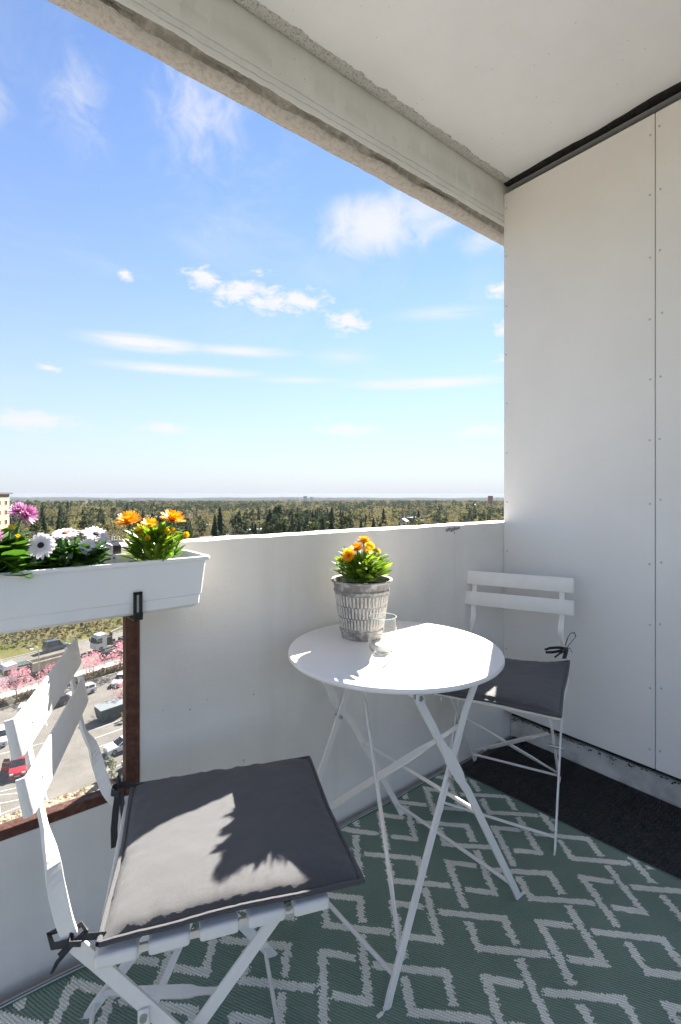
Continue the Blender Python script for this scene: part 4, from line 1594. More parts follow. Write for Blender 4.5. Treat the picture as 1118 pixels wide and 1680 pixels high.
MBp = grid_sheet(240, 14, plinth_fn, 'concrete_plinth', M['plinth'])
MBp.name = 'plinth'
MBp.parent = side
MBp.matrix_basis = Matrix.Translation((-PX, 0, 0))
# grime caught along the top of the plinth
gb = MB()
for k in range(420):
    y = 1.32 - 2.3 * rng.random() ** 1.2
    z = .0945 - abs(rng.normal(0, .006)) * (1.6 if fb(y * 4, 0, 0) > .1 else .4)
    r = rng.uniform(.0006, .0032)
    vs = [(PX + .0478, y + r * 1.6 * math.cos(a) * rng.uniform(.6, 1.2), z + r * math.sin(a)) for a in np.linspace(0, 2 * math.pi, 7)[:-1]]
    gb.add(vs, [tuple(range(6))])
go = gb.build('grime_flakes', M['grime'])
go.parent = side
go.matrix_basis = Matrix.Translation((-PX - .003, 0, 0))
go['kind'] = 'stuff'

# ------------------------------------------------------------------ rug
A0 = np.array([1.0945, .7545])
ea, eb = np.array([.242, .0015]), np.array([.018, -.290])
Hs = [((.0635, .0055), (-.0585, .128), (.017, -.059)), ((-.0635, -.0055), (-.0165, .0615), (.0595, -.1265))]
Vs = [((-.0055, .079), (.0515, .016), (-.1045, -.0600)), ((.0055, -.079), (.1050, .0600), (-.0505, -.018))]
segs = []
for c, a, b_ in Hs:
    segs += [(c, a), (c, b_)]
for c, a, b_ in Vs:
    off = np.array([.131, -.1405])
    segs += [(np.array(c) + off, np.array(a) + off), (np.array(c) + off, np.array(b_) + off)]
segs = [(np.array(a), np.array(b)) for a, b in segs]
inv = np.linalg.inv(np.stack([ea, eb], 1))


def rug_pattern(P):
    """1 where the white straw shows: bars of the interlocking lozenges."""
    st = (P - A0) @ inv.T
    st -= np.round(st)
    out = np.zeros(len(P), bool)
    for di in (-1, 0, 1):
        for dj in (-1, 0, 1):
            Q = (st + np.array([di, dj])) @ np.stack([ea, eb], 1).T
            for a, b in segs:
                d = b - a
                L = np.linalg.norm(d)
                d = d / L
                r = Q - a
                t_ = r @ d
                s_ = np.abs(r[:, 0] * d[1] - r[:, 1] * d[0])
                out |= (t_ > -.0098) & (t_ < L - .002) & (s_ < .0102)
    return out


ud, vd = np.array([.9962, .0875]), np.array([.0875, -.9962])
ro = np.array([1.610, 1.300])
du, dv = .0032, .0046
nu, nv = 650, 376


def rug_z(u, v, x, y):
    z = .0135 + .0035 * math.sin(u * 5 + 1) * math.sin(v * 6) + .0012 * math.sin(u * 13 + v * 9)
    e = max(0, (y - 1.20) / .12)
    z += .014 * e * e * (.4 + .6 * math.sin(x * 7 + .5) ** 2)
    if x < .35:
        z += .020 * min(1, (.35 - x) / .3) * max(0, (y - 1.08) / .22)
    return z


rv, rf, ctr = [], [], []
for j in range(nv + 1):
    for i in range(nu + 1):
        u, v = -i * du, j * dv
        p = ro + ud * u + vd * v
        p = np.array([p[0], min(p[1] + (u * -.0875) * .0, 1.322)])
        # back hem follows the wall
        k = max(0, 1 - v / .25)
        yy = p[1] + k * (-u) * .078
        rv.append((p[0], min(yy, 1.318 - .012 * (1 - k)), rug_z(u, v, p[0], yy)))
for j in range(nv):
    for i in range(nu):
        a = j * (nu + 1) + i
        rf.append((a, a + 1, a + nu + 2, a + nu + 1))
rva = np.array(rv)
ctr = np.array([(rva[f[0]] + rva[f[2]]) / 2 for f in rf])[:, :2]
# the straw runs slantwise: every stitch row shifts the pattern a little along its own direction
Tt, Tn = np.array([.485, -.875]), np.array([.875, .485])
row = np.floor(ctr @ Tn / .0040).astype(int)
blk = np.floor((ctr @ Tt + (row * .0137) % .03) / .024).astype(int)
jr = np.modf(np.abs(np.sin(row * 12.9898 + blk * 78.233) * 43758.5453))[0] - .5
ctrj = ctr + np.outer(jr * .0095, Tt)
pat = rug_pattern(ctrj).astype(np.float32)
rug_me = MB().add(rv, rf).mesh('rug_weave', M['rug'], True)
at_ = rug_me.attributes.new('stitch', 'FLOAT', 'FACE')
at_.data.foreach_set('value', np.clip(pat * rng.uniform(.86, 1.0, len(pat)), 0, 1).astype(np.float32))
rug = empty('patterned_rug', (.9, .6, 0))
tag(rug, 'green woven outdoor rug with white interlocking lozenge pattern', 'rug')
wm = Matrix.Translation((-.9, -.6, 0))
link('weave', rug_me, rug, wm)
hem = [(rv[i][0], rv[i][1] + .003, rv[i][2] + .003) for i in range(0, nu + 1, 4)]
o = MB().tube([(x, y, z) for x, y, z in hem], .0045, 8).build('binding', M['rug_edge'], rug, True)
o.matrix_basis = wm
for off in (-.004, .0035):
    o = MB().tube([(x, y + off, z + .0035) for x, y, z in hem], .0014, 6).build('cord', M['rug_cord'], rug, True)
    o.matrix_basis = wm
o = MB().tube([(rv[j * (nu + 1)][0], rv[j * (nu + 1)][1], rv[j * (nu + 1)][2]) for j in range(0, nv + 1, 4)], .0035, 6).build('binding', M['rug_edge'], rug, True)
o.matrix_basis = wm

# ------------------------------------------------------------------ black mat beside the rug
mt = empty('rubber_mat', (1.84, .4, 0))
tag(mt, 'black rubber mat lying between the patterned rug and the panelled wall', 'mat')
MB().box((0, -.02, .003), (.475, 1.86, .005)).build('base', M['mat'], mt)
tb = MB()
cs = .0125
for i in range(37):
    for j in range(146):
        x, y = -.232 + i * cs + cs / 2, -.94 + j * cs + cs / 2
        if (i + j) % 2:
            sx, sy = .0052, .0026
        else:
            sx, sy = .0026, .0052
        h = .0088 + rng.uniform(-.0008, .0008)
        tb.add([(x - sx, y - sy, .0056), (x + sx, y - sy, .0056), (x + sx, y + sy, .0056), (x - sx, y + sy, .0056),
                (x - sx * .5, y - sy * .5, h), (x + sx * .5, y - sy * .5, h), (x + sx * .5, y + sy * .5, h), (x - sx * .5, y + sy * .5, h)],
               [(0, 1, 5, 4), (1, 2, 6, 5), (2, 3, 7, 6), (3, 0, 4, 7), (4, 5, 6, 7)])
tag(tb.build('tread_bumps', M['mat'], mt), kind='stuff')

# ------------------------------------------------------------------ folding table
TX, TY = .985, 1.002
tab = empty('bistro_table', (TX, TY, 0))
tag(tab, 'round white folding metal bistro table on crossed legs', 'table')
TZ, TR = .713, .300
MB().lathe([(0, TZ - .004), (TR - .010, TZ - .004), (TR - .008, TZ - .0135), (TR - .002, TZ - .0135), (TR, TZ - .011), (TR, TZ - .006), (TR - .002, TZ - .0015), (TR - .006, TZ), (0, TZ)], 128).build('tabletop', M['tabletop'], tab, True)
YN, YF = -.222, .222


def tl(x, y, z):
    return (x - TX, y, z)


def xleg(pts, y, t=.008, w=.020, name='leg'):
    return MB().ribbon([(p[0] - TX, y, p[1]) for p in pts], (0.6, 0, .8) if False else [Vector((1, 0, .55))] * len(pts), w, t).build(name, M['white_metal'], tab, bevel=.0015)


# frame one: hinges on the left bracket, feet to the right
for y, s in ((YN - .006, 1), (YF + .006, -1)):
    xleg([(.835, .684), (.985, .445), (1.02, .400), (1.235, .040), (1.250, .012), (1.266, .005), (1.285, .005)], y)
    MB().box((.835 - TX, y - s * .010, .690), (.026, .004, .034)).build('hinge', M['white_metal'], tab, bevel=.001)
    MB().tube([(.835 - TX, y - s * .013, .684), (.835 - TX, y + s * .004, .684)], .0065, 12).tube([(.835 - TX, y - s * .016, .684), (.835 - TX, y - s * .012, .684)], .0042, 12).build('bolt', M['steel'], tab, True)
    MB().ribbon([(.925 - TX, y - s * .0045, .545), (.945 - TX, y - s * .0045, .510), (.985 - TX, y - s * .0045, .447), (1.000 - TX, y - s * .0045, .425)], [Vector((1, 0, .6))] * 4, .030, .004, [.014, .034, .030, .014]).build('latch_plate', M['white_metal'], tab, bevel=.001)
# frame two: bent at the top, feet to the left
for y, s in ((YN + .006, 1), (YF - .006, -1)):
    xleg([(1.085, .690), (1.068, .655), (1.030, .600), (.905, .340), (.762, .040), (.752, .012), (.738, .005), (.722, .005)], y)
    MB().tube([(.905 + .052 - TX, y - s * .016, .447), (.905 + .052 - TX, y + s * .012, .447)], .0055, 10).build('bolt', M['steel'], tab, True)
MB().tube([(1.222 - TX, YN, .062), (1.222 - TX, YF, .062)], .0055, 10).build('crossbar', M['white_metal'], tab, True)
MB().tube([(.776 - TX, YN, .070), (.776 - TX, YF, .070)], .0055, 10).build('crossbar', M['white_metal'], tab, True)
MB().tube([(1.068 - TX, YN, .325), (1.068 - TX, YF, .325)], .0055, 10).build('crossbar', M['white_metal'], tab, True)
MB().tube([(.835 - TX, YN, .684), (.835 - TX, YF, .684)], .005, 10).build('crossbar', M['white_metal'], tab, True)


def twisted(a, b, wflat, wend, name, parent):
    """Round rod beaten flat in the middle."""
    a, b = Vector(a), Vector(b)
    ts = [0, .12, .17, .22, .28, .72, .78, .83, .88, 1]
    pts = [a.lerp(b, t) for t in ts]
    n = (b - a).cross(Vector(wend)).normalized()
    wd = [Vector(wend)] * 2 + [(Vector(wend) * .5 + Vector(wflat) * .5)] + [Vector(wflat)] * 4 + [(Vector(wend) * .5 + Vector(wflat) * .5)] + [Vector(wend)] * 2
    ws = [.010, .010, .012, .018, .020, .020, .018, .012, .010, .010]
    return MB().ribbon(pts, wd, .02, .006, ws).build(name, M['white_metal'], parent, bevel=.0012)


twisted((1.010 - TX, YN + .012, .560), (.815 - TX, YF - .010, .165), (.3, 1, .35), (0, 0, 1), 'brace', tab)
twisted((1.035 - TX, YF - .012, .625), (.800 - TX, YN + .016, .118), (.3, .6, .8), (0, 1, 0), 'brace', tab)

# ------------------------------------------------------------------ folding chairs
SL_X = (-.188, -.112, -.036, .040, .116)


def make_chair(name, half=.216, dz=0.0, dx=0.0, ry=.165, sy=0.0):
    root = empty(name)
    for x in SL_X:
        MB().box((x, 0, .4505), (.062, .412, .021)).build('seat_slat', M['white_metal'], root, bevel=.006, seg=3)
    # the back slats lean with the uprights and have rolled ends
    for zc, xc in ((.785 + dz, -.312 + dx), (.699 + dz, -.298 + dx)):
        rot = Matrix.Rotation(RAD(-10), 3, 'Y')
        m = MB()
        for p in ((-.004, .009), (.0, .006), (.004, 0)):
            pass
        pts, wd = [], []
        prof_ = [(-half - .0035, -.014), (-half - .0035, -.009), (-half - .002, -.004), (-half + .002, -.0012)] + [(half * k / 8, 0) for k in range(-7, 8)] + [(half - .002, -.0012), (half + .002, -.004), (half + .0035, -.009), (half + .0035, -.014)]
        for y, c in prof_:
            q = rot @ Vector((c + .010, y, 0))
            pts.append((xc + q.x, y + sy, zc + q.z))
            wd.append(rot @ Vector((0, 0, 1)))
        m.ribbon(pts, wd, .058, .004)
        so = m.build('back_slat', M['white_metal'], root, True, bevel=.0015)
        for s in (-1, 1):
            MB().tube([Vector((xc, s * ry + sy, zc)) + rot @ Vector((.006, 0, 0)), Vector((xc, s * ry + sy, zc)) + rot @ Vector((.0135, 0, 0))], .005, 12).build('rivet', M['white_metal'], so, True)
    for s in (-1, 1):
        Y1 = Vector((0, 1, 0))
        S1 = Vector((.8, 0, .6))
        pts = [(-.315 + dx, s * ry + sy, .812 + dz), (-.309 + dx, s * ry + sy, .760 + dz), (-.294 + dx * .8, s * (ry + .002) + sy, .670 + dz * .6), (-.287 + dx * .6, s * (ry * .7 + .051) + sy * .7, .632 + dz * .3), (-.281, s * .172 + sy * .4, .600), (-.272, s * .180, .556), (-.254, s * .186, .490),
               (-.225, s * .187, .448), (-.19, s * .187, .405), (.095, s * .187, .045), (.108, s * .187, .018), (.122, s * .187, .006), (.148, s * .187, .005)]
        wd = [Y1, Y1, Y1, Y1, (Y1 * .75 + S1 * .5), (Y1 * .3 + S1), S1, S1, S1, S1, S1, S1, S1]
        MB().ribbon(pts, wd, .022, .006, [.019, .019, .019, .020, .022, .024, .023, .022, .022, .022, .021, .020, .020], soft=4).build('front_leg', M['white_metal'], root, bevel=.0014)
        pts = [(.085, s * .166, .446), (-.275, s * .166, .040), (-.290, s * .166, .018), (-.305, s * .166, .006), (-.330, s * .166, .005)]
        MB().ribbon(pts, [S1] * 5, .022, .006).build('rear_leg', M['white_metal'], root, bevel=.0014)
        MB().tube([(.080, s * .158, .442), (.080, s * .180, .442)], .008, 14).tube([(.080, s * .178, .442), (.080, s * .184, .442)], .0048, 12).build('bolt', M['steel'], root, True)
        MB().tube([(-.068, s * .150, .255), (-.068, s * .198, .255)], .0065, 12).build('bolt', M['steel'], root, True)
        MB().ribbon([(-.215, s * .176, .434), (.150, s * .176, .434)], (0, 0, 1), .012, .005).build('seat_rail', M['white_metal'], root)
    MB().ribbon([(-.150, -.1935, .352), (-.150, -.1935, .20)], (1, 0, 0), .017, .004).build('link_bar', M['white_metal'], root, bevel=.001)
    MB().tube([(-.150, -.188, .342), (-.150, -.200, .342)], .0055, 12).build('bolt', M['steel'], root, True)
    MB().tube([(.096, -.187, .040), (.096, .187, .040)], .0048, 10).build('crossbar', M['white_metal'], root, True)
    MB().tube([(-.276, -.166, .045), (-.276, .166, .045)], .0048, 10).build('crossbar', M['white_metal'], root, True)
    twisted((-.03, -.158, .310), (-.255, .158, .068), (.75, 0, .75), (0, 1, 0), 'brace', root)
    twisted((-.015, .152, .320), (-.250, -.158, .073), (.75, 0, .75), (0, 1, 0), 'brace', root)
    return root


near = make_chair('folding_chair', .204, .016, -.012, .150, .002)
near.location = (.440, .912, 0)
near.rotation_euler = (0, 0, math.atan2(-.355, .935))
tag(near, 'white slatted folding chair by the window, its backrest half in sunlight', 'chair', 'white folding chairs at the bistro table')
far = make_chair('folding_chair', .212, .0, -.018, .172)
far.location = (1.543, 1.022, 0)
far.rotation_euler = (0, 0, RAD(203.0))
tag(far, 'white slatted folding chair standing in the shady corner behind the table', 'chair', 'white folding chairs at the bistro table')


def make_cushion(name, loc, rz, lift=0.0, half=.205, t=.044, seed=0):
    root = empty(name, loc, rz)
    n = 44

    def base(x, y):
        z = .0
        if lift:
            bx = max(0, (-x / half - .05))
            z += lift * bx ** 2 * (.25 + .75 * (y / half) ** 2)
        return z
    vs, fs = [], []
    for side_ in (0, 1):
        for j in range(n + 1):
            for i in range(n + 1):
                a, b = -1 + 2 * i / n, -1 + 2 * j / n
                px = half * a * (1 - .035 * (1 - abs(b)) * abs(a) ** 3)
                py = half * b * (1 - .035 * (1 - abs(a)) * abs(b) ** 3)
                prof = ((1 - abs(a) ** 5) * (1 - abs(b) ** 5)) ** .5
                wr = .0022 * fb(px * 16 + seed, py * 16, side_ * 3) * (.3 + prof) + .0034 * fb(px * 55 + seed, py * 55, 4) * (1 - prof) * prof * 4 + .0022 * fb(px * 7 + py * 5 + seed, py * 2, 8)
                h = .5 * t * prof
                z = base(px, py) + t * .42 + (h * 1.16 if side_ else -h * .80) + (wr if side_ else 0)
                vs.append((px, py, z))
    m = (n + 1) ** 2
    for s_ in (0, 1):
        for j in range(n):
            for i in range(n):
                a = s_ * m + j * (n + 1) + i
                q = (a, a + 1, a + n + 2, a + n + 1)
                fs.append(q if s_ else q[::-1])
    MB().add(vs, fs).build('pad', M['cloth'], root, True)
    per = []
    for k in range(n):
        per.append(m + k)
    for k in range(n):
        per.append(m + k * (n + 1) + n)
    for k in range(n):
        per.append(m + n * (n + 1) + n - k)
    for k in range(n):
        per.append(m + (n - k) * (n + 1))
    pts = [Vector(vs[k]) for k in per]
    pts = [p * 1.0 + Vector((p.x * .010, p.y * .010, 0)) for p in pts]
    pts.append(pts[0])
    MB().tube(pts, .0048, 8, cap=False).build('piping', M['cloth'], root, True)
    return root


c1 = make_cushion('seat_cushion', (.440, .912, .4610), math.atan2(-.37, .93), 0, .206, seed=2)
tag(c1, 'charcoal grey seat cushion with a sunlit patch on the chair by the window', 'cushion', 'charcoal seat cushions')
c2 = make_cushion('seat_cushion', (1.543, 1.022, .4610), RAD(203.5), .045, .206, seed=11)
tag(c2, 'charcoal grey seat cushion with a tied bow on the corner chair', 'cushion', 'charcoal seat cushions')


def strap(parent, pts, w=.011, wd=(0, 0, 1)):
    MB().ribbon(pts, Vector(wd), w, .0016).build('tie', M['strap'], parent, True)


# ties of the near cushion
strap(c1, [(-.200, -.196, .020), (-.228, -.198, .026), (-.248, -.199, .020), (-.262, -.200, .008)], .009, (0, .4, 1))
strap(c1, [(-.228, -.186, .026), (-.246, -.200, .020), (-.262, -.212, .010), (-.268, -.216, .000)], .009, (.5, .2, 1))
strap(c1, [(-.225, -.196, .030), (-.236, -.182, .034), (-.250, -.186, .030), (-.248, -.204, .026), (-.232, -.206, .024)], .009, (0, 0, 1))
strap(c1, [(-.245, -.196, .026), (-.262, -.184, .036), (-.280, -.182, .030), (-.272, -.196, .022), (-.250, -.198, .022)], .010, (0, .3, 1))
strap(c1, [(-.200, .196, .020), (-.226, .196, .030), (-.245, .190, .030), (-.248, .176, .026), (-.232, .168, .024)], .014, (0, 0, 1))
strap(c1, [(-.228, .192, .026), (-.235, .190, .056), (-.236, .184, .058), (-.233, .178, .028)], .013, (0, 1, 0))
strap(c1, [(-.234, .178, .024), (-.238, .168, -.010), (-.240, .160, -.045), (-.238, .152, -.080)], .014, (1, .4, 0))
strap(c1, [(-.228, .180, .024), (-.224, .172, -.012), (-.222, .168, -.040), (-.226, .164, -.066)], .010, (1, -.3, 0))
# bow of the far cushion
strap(c2, [(-.196, .192, .070), (-.214, .196, .086), (-.226, .196, .098)], .016, (.6, .8, 0))
strap(c2, [(-.226, .196, .096), (-.228, .206, .114), (-.228, .220, .134), (-.228, .230, .150), (-.228, .226, .164), (-.228, .212, .160), (-.229, .202, .140), (-.230, .194, .110)], .011, (1, -.2, 0))
strap(c2, [(-.226, .196, .100), (-.218, .168, .102), (-.212, .142, .098), (-.208, .124, .090), (-.210, .128, .080), (-.216, .150, .082), (-.224, .186, .092)], .013, (.6, 0, 1))
strap(c2, [(-.222, .196, .094), (-.214, .176, .082), (-.208, .158, .066)], .013, (.7, 0, .7))
strap(c2, [(-.226, .198, .098), (-.228, .208, .104), (-.230, .218, .088)], .013, (1, 0, .3))
MB().box((-.224, .196, .096), (.014, .018, .018)).build('knot', M['strap'], c2, bevel=.004)

# ------------------------------------------------------------------ flower pot, candle glass
pot = empty('flower_pot', (.985, 1.142, TZ))
tag(pot, 'ribbed grey whitewashed zinc flower pot standing on the bistro table', 'flower pot')
RB, RT, HP = .061, .088, .176


def pr(z):
    return RB + (RT - RB) * z / HP


MB().lathe([(0, .0), (pr(0) - .001, 0), (pr(0) + .001, .002), (pr(.02) + .001, .020), (pr(.022) + .003, .023), (pr(.028) + .003, .027), (pr(.03), .031), (pr(.138), .138), (pr(.14) + .003, .141), (pr(.146) + .003, .146), (pr(.15), .150),
            (pr(.168) + .001, .168), (pr(.172) + .006, .171), (pr(.176) + .007, .174), (pr(.176) + .006, .177), (pr(.174) - .001, .175), (pr(.13) - .003, .13), (pr(.128) - .01, .128)], 80).build('body', M['zinc_dark'], pot, True)
rb = MB()
nr = 44
for tier in range(3):
    z0, z1 = .0335 + tier * .0345, .0655 + tier * .0345
    for k in range(nr):
        a = 2 * math.pi * (k + .5 * (tier % 2)) / nr
        wv = .56 * math.pi / nr
        vs = []
        for z, e in ((z0, 0), (z0 + .002, .0022), (z1 - .002, .0022), (z1, 0)):
            for an, ee in ((a - wv, .0), (a - wv * .5, e), (a + wv * .5, e), (a + wv, .0)):
                r = pr(z) + .0002 + ee
                vs.append((r * math.cos(an), r * math.sin(an), z))
        rb.add(vs, [(i * 4 + j, i * 4 + j + 1, i * 4 + j + 5, i * 4 + j + 4) for i in range(3) for j in range(3)])
tag(rb.build('ribs', M['zinc_light'], pot), kind='stuff')


def soil_disc(r, z, parent, name='soil'):
    n, m = 30, 8
    vs, fs = [(0, 0, z + .004)], []
    for i in range(1, m + 1):
        for k in range(n):
            a = 2 * math.pi * k / n
            q = r * i / m
            vs.append((q * math.cos(a), q * math.sin(a), z + .005 * fb(q * 60 * math.cos(a), q * 60 * math.sin(a), 2)))
    for k in range(n):
        fs.append((0, 1 + k, 1 + (k + 1) % n))
    for i in range(m - 1):
        for k in range(n):
            fs.append((1 + i * n + k, 1 + (i + 1) * n + k, 1 + (i + 1) * n + (k + 1) % n, 1 + i * n + (k + 1) % n))
    return MB().add(vs, fs).build(name, M['soil'], parent, True)


soil_disc(pr(.15) - .003, .152, pot)

gl = empty('candle_glass', (.930, .990, TZ))
tag(gl, 'clear glass tealight holder with a fine rose gold ring, on the table', 'candle holder')
MB().lathe([(0, .0010), (.026, .0010), (.034, .006), (.0385, .016), (.040, .030), (.0395, .045), (.0385, .060), (.0380, .098), (.0374, .0992), (.0366, .098), (.0371, .060), (.0380, .045), (.0386, .030), (.0370, .017), (.033, .0085), (.025, .0045), (0, .0045)], 64).build('bowl', M['glass'], gl, True)
MB().lathe([(.0388, .0575), (.0393, .0580), (.0393, .0588), (.0388, .0592)], 64, closed=True).build('ring', M['gold'], gl, True)
MB().lathe([(.0364, .0984), (.0370, .0996), (.0378, .0996), (.0383, .0984), (.0374, .0978)], 64, closed=True).build('rim', M['rim_highlight'], gl, True)  # pale solid ring added as the highlight line along the glass rim
MB().lathe([(.0255, .0006), (.0262, .0016), (.0275, .0020), (.0285, .0012), (.027, .0004)], 64, closed=True).build('foot_highlight', M['rim_highlight'], gl, True)  # pale solid ring added as the highlight round the glass foot
tl_ = empty('tealight', (.930, .990, TZ + .005))
tag(tl_, 'unlit white tealight candle standing inside the glass holder', 'candle')
MB().lathe([(0, 0), (.0188, 0), (.0192, .001), (.0192, .0165), (.0196, .0172), (.0188, .0172), (.0184, .0135), (0, .0130)], 40).build('cup', M['white_metal'], tl_, True)
MB().lathe([(0, .0131), (.0180, .0139), (.0178, .0149), (.006, .0146), (0, .0152)], 40).build('wax', M['wax'], tl_, True)
MB().tube([(0, 0, .0148), (.0006, 0, .021), (.002, .0005, .025)], .0009, 6).build('wick', M['wick'], tl_)

# ------------------------------------------------------------------ window box on the parapet with its hanger
FX1, FY0, FY1 = .493, 1.128, 1.306
BX0 = -.42
box = empty('planter_box', (0, 0, 0))
tag(box, 'long white plastic flower box hung inside the parapet above the window', 'planter')


def ring_rect(x0, x1, y0, y1, z, r=.018, n=5):
    pts = []
    for cx_, cy_, a0 in ((x1 - r, y1 - r, 0), (x0 + r, y1 - r, 90), (x0 + r, y0 + r, 180), (x1 - r, y0 + r, 270)):
        for k in range(n + 1):
            a = RAD(a0 + 90 * k / n)
            pts.append((cx_ + r * math.cos(a), cy_ + r * math.sin(a), z))
    return pts


def box_rings():
    L = []
    zt, zb = .999, .876
    for ins, z in ((.034, zb), (.026, zb + .001), (.019, zb + .008), (.0175, zb + .030), (.0145, zb + .0325), (.008, zt - .022), (.008, zt - .010), (.0, zt - .008), (-.001, zt - .004), (0, zt), (.009, zt + .0005), (.0115, zt - .003), (.0115, zt - .02), (.0175, zb + .033), (.022, zb + .012), (.036, zb + .006)):
        L.append(ring_rect(BX0 + ins, FX1 - ins, FY0 + ins, FY1 - ins, z))
    return L


R_ = box_rings()
k_ = len(R_[0])
bv = [p for r in R_ for p in r]
bf = [(i * k_ + j, i * k_ + (j + 1) % k_, (i + 1) * k_ + (j + 1) % k_, (i + 1) * k_ + j) for i in range(len(R_) - 1) for j in range(k_)]
bf += [tuple(reversed(range(k_))), tuple((len(R_) - 1) * k_ + j for j in range(k_))]
MB().add(bv, bf).build('body', M['plastic'], box, True)


def psoil(u, v):
    x, y = BX0 + .012 + (FX1 - BX0 - .024) * u, FY0 + .012 + (FY1 - FY0 - .024) * v
    return (x, y, .962 + .006 * fb(x * 40, y * 40, 1))


grid_sheet(120, 20, psoil, 'soil', M['soil'], box)
HX = .323
hk = empty('planter_hanger', (HX, 0, 0))
tag(hk, 'black steel hanger strap holding the flower box on the parapet', 'hanger')
MB().ribbon([(.0, PY + .118, .972), (.0, PY + .1095, .985), (.0, PY + .1095, ptop + .006), (.0, PY + .106, ptop + .0085), (.0, PY + .004, ptop + .0085), (.0, FY1 + .008, ptop + .004), (.0, FY1 + .008, .885), (.0, FY1 + .002, .868), (.0, FY0 + .02, .868),
             (.0, FY0 + .006, .870), (.0, FY0 + .004, .885)], (1, 0, 0), .019, .003).build('strap', M['black_metal'], hk, bevel=.0006)
cl_ = MB()
yc = FY0 + .0095
for dx in (-.0062, .0062):
    cl_.box((dx, yc, .905), (.0068, .005, .052))
for dz in (-.0228, .0228):
    cl_.box((0, yc, .905 + dz), (.0184, .005, .0064))
cl_.build('front_clip', M['black_metal'], hk, bevel=.0008)
MB().tube([(.008, PY - .022, .985), (.008, PY - .0285, .985)], .004, 10).build('bolt', M['steel'], hk, True)
MB().box((.010, PY + .03, ptop + .0125), (.020, .022, .004)).tube([(.002, PY + .03, ptop + .014), (.002, PY + .03, ptop + .024)], .004, 10).tube([(.016, PY + .034, ptop + .014), (.016, PY + .034, ptop + .022)], .0035, 10).build('clamp', M['steel'], hk, True)

# ------------------------------------------------------------------ plants


def leaf_mesh(name, m, w=.32, curl=.22, fold=.12, teeth=0.0):
    vs, fs = [], []
    n = 6
    for i in range(n + 1):
        t = i / n
        hw = w / 2 * (math.sin(math.pi * min(1, t * .92 + .06)) ** .8) * (1 if t < 1 else .1)
        if teeth and i % 2:
            hw *= 1 + teeth
        z = -curl * t * t
        vs += [(t, -hw, z + fold * hw * 2), (t, 0, z), (t, hw, z + fold * hw * 2)]
    for i in range(n):
        for j in range(2):
            a = 3 * i + j
            fs.append((a, a + 1, a + 4, a + 3))
    return MB().add(vs, fs).mesh(name, m, True)


LM = {
    'bright': [leaf_mesh('leaf', M['leaf_bright'], .30, c, f_) for c, f_ in ((.15, .15), (.35, .1), (-.1, .2))],
    'dark': [leaf_mesh('leaf', M['leaf_dark'], .34, c, f_, .12) for c, f_ in ((.2, .15), (.4, .1), (0, .2))],
    'broad': [leaf_mesh('leaf', M['leaf_broad'], .62, c, f_, .15) for c, f_ in ((.2, .1), (.4, .1), (.1, .15))],
    'blade': [leaf_mesh('leaf', M['leaf_bright'], .42, c, f_) for c, f_ in ((.1, .1), (.25, .12))],
}


def orient(p, d, roll, s):
    d = Vector(d).normalized()
    y = Vector((0, 0, 1)).cross(d)
    if y.length < .05:
        y = Vector((1, 0, 0)).cross(d)
    y.normalize()
    z = d.cross(y)
    m3 = Matrix((d, y, z)).transposed() @ Matrix.Rotation(roll, 3, 'X')
    return Matrix.Translation(p) @ (m3.to_4x4() @ Matrix.Diagonal((s, s, s, 1)))


def petals_mesh(m, n=16, rows=((1.0, .12, 0.0), (.8, .35, .06)), w=.30, inner=.18, droop=.0):
    """Rings of petals round +Z, unit radius; each row is (length, lift, twist)."""
    mb = MB()
    for L_, lift, base_z in rows:
        for k in range(n):
            a = 2 * math.pi * (k + (.5 if base_z else 0)) / n + random.uniform(-.08, .08)
            l = L_ * random.uniform(.9, 1.05)
            vs = []
            q = 5
            for i in range(q + 1):
                t = i / q
                r = inner + (l - inner) * t
                hw = w / 2 * (math.sin(math.pi * (.18 + .74 * t)) ** .7)
                z = base_z + lift * t - droop * t * t + random.uniform(-.015, .015)
                for s, zz in ((-1, .03), (0, 0), (1, .03)):
                    x, y = r, s * hw
                    vs.append((x * math.cos(a) - y * math.sin(a), x * math.sin(a) + y * math.cos(a), z + zz))
            mb.add(vs, [(3 * i + j, 3 * i + j + 1, 3 * i + j + 4, 3 * i + j + 3) for i in range(q) for j in range(2)])
    return mb.mesh('petals', m, True)


def disc_mesh(m, r=.2, h=.10, z=.0):
    return MB().lathe([(0, z - .12), (r * .8, z - .08), (r, z), (r * .8, z + h * .7), (r * .4, z + h), (0, z + h * .9)], 14).mesh('disc', m, True)


PM = {
    'orange': [(petals_mesh(M['petal_orange'], 20, ((1, .15, 0), (.86, .42, .05), (.62, .62, .1)), .22, .12), disc_mesh(M['disc_orange'], .22, .3)) for _ in range(3)],
    'yellow': [(petals_mesh(M['petal_yellow'], 16, ((1, .25, 0), (.75, .6, .05)), .24, .12), disc_mesh(M['disc_orange'], .22, .25)) for _ in range(2)],
    'white': [(petals_mesh(M['petal_white'], 17, ((1, -.06, 0), (.93, .03, .03)), .30, .15, .02), disc_mesh(M['disc_dark'], .23, .10, .04)) for _ in range(3)],
    'white_rust': [(petals_mesh(M['petal_white'], 17, ((1, -.02, 0), (.93, .06, .03)), .30, .15, .05), disc_mesh(M['disc_orange'], .22, .12, .04)) for _ in range(1)],
    'pink': [(petals_mesh(M['petal_pink'], 14, ((1, .25, 0), (.8, .55, .05), (.55, .85, .08)), .26, .12, .12), disc_mesh(M['disc_green'], .2, .2, .05)) for _ in range(2)],
    'bud': [(petals_mesh(M['petal_yellow'], 9, ((.7, .95, 0), (.5, 1.05, .05)), .34, .10), disc_mesh(M['disc_green'], .30, .25, .1))],
}


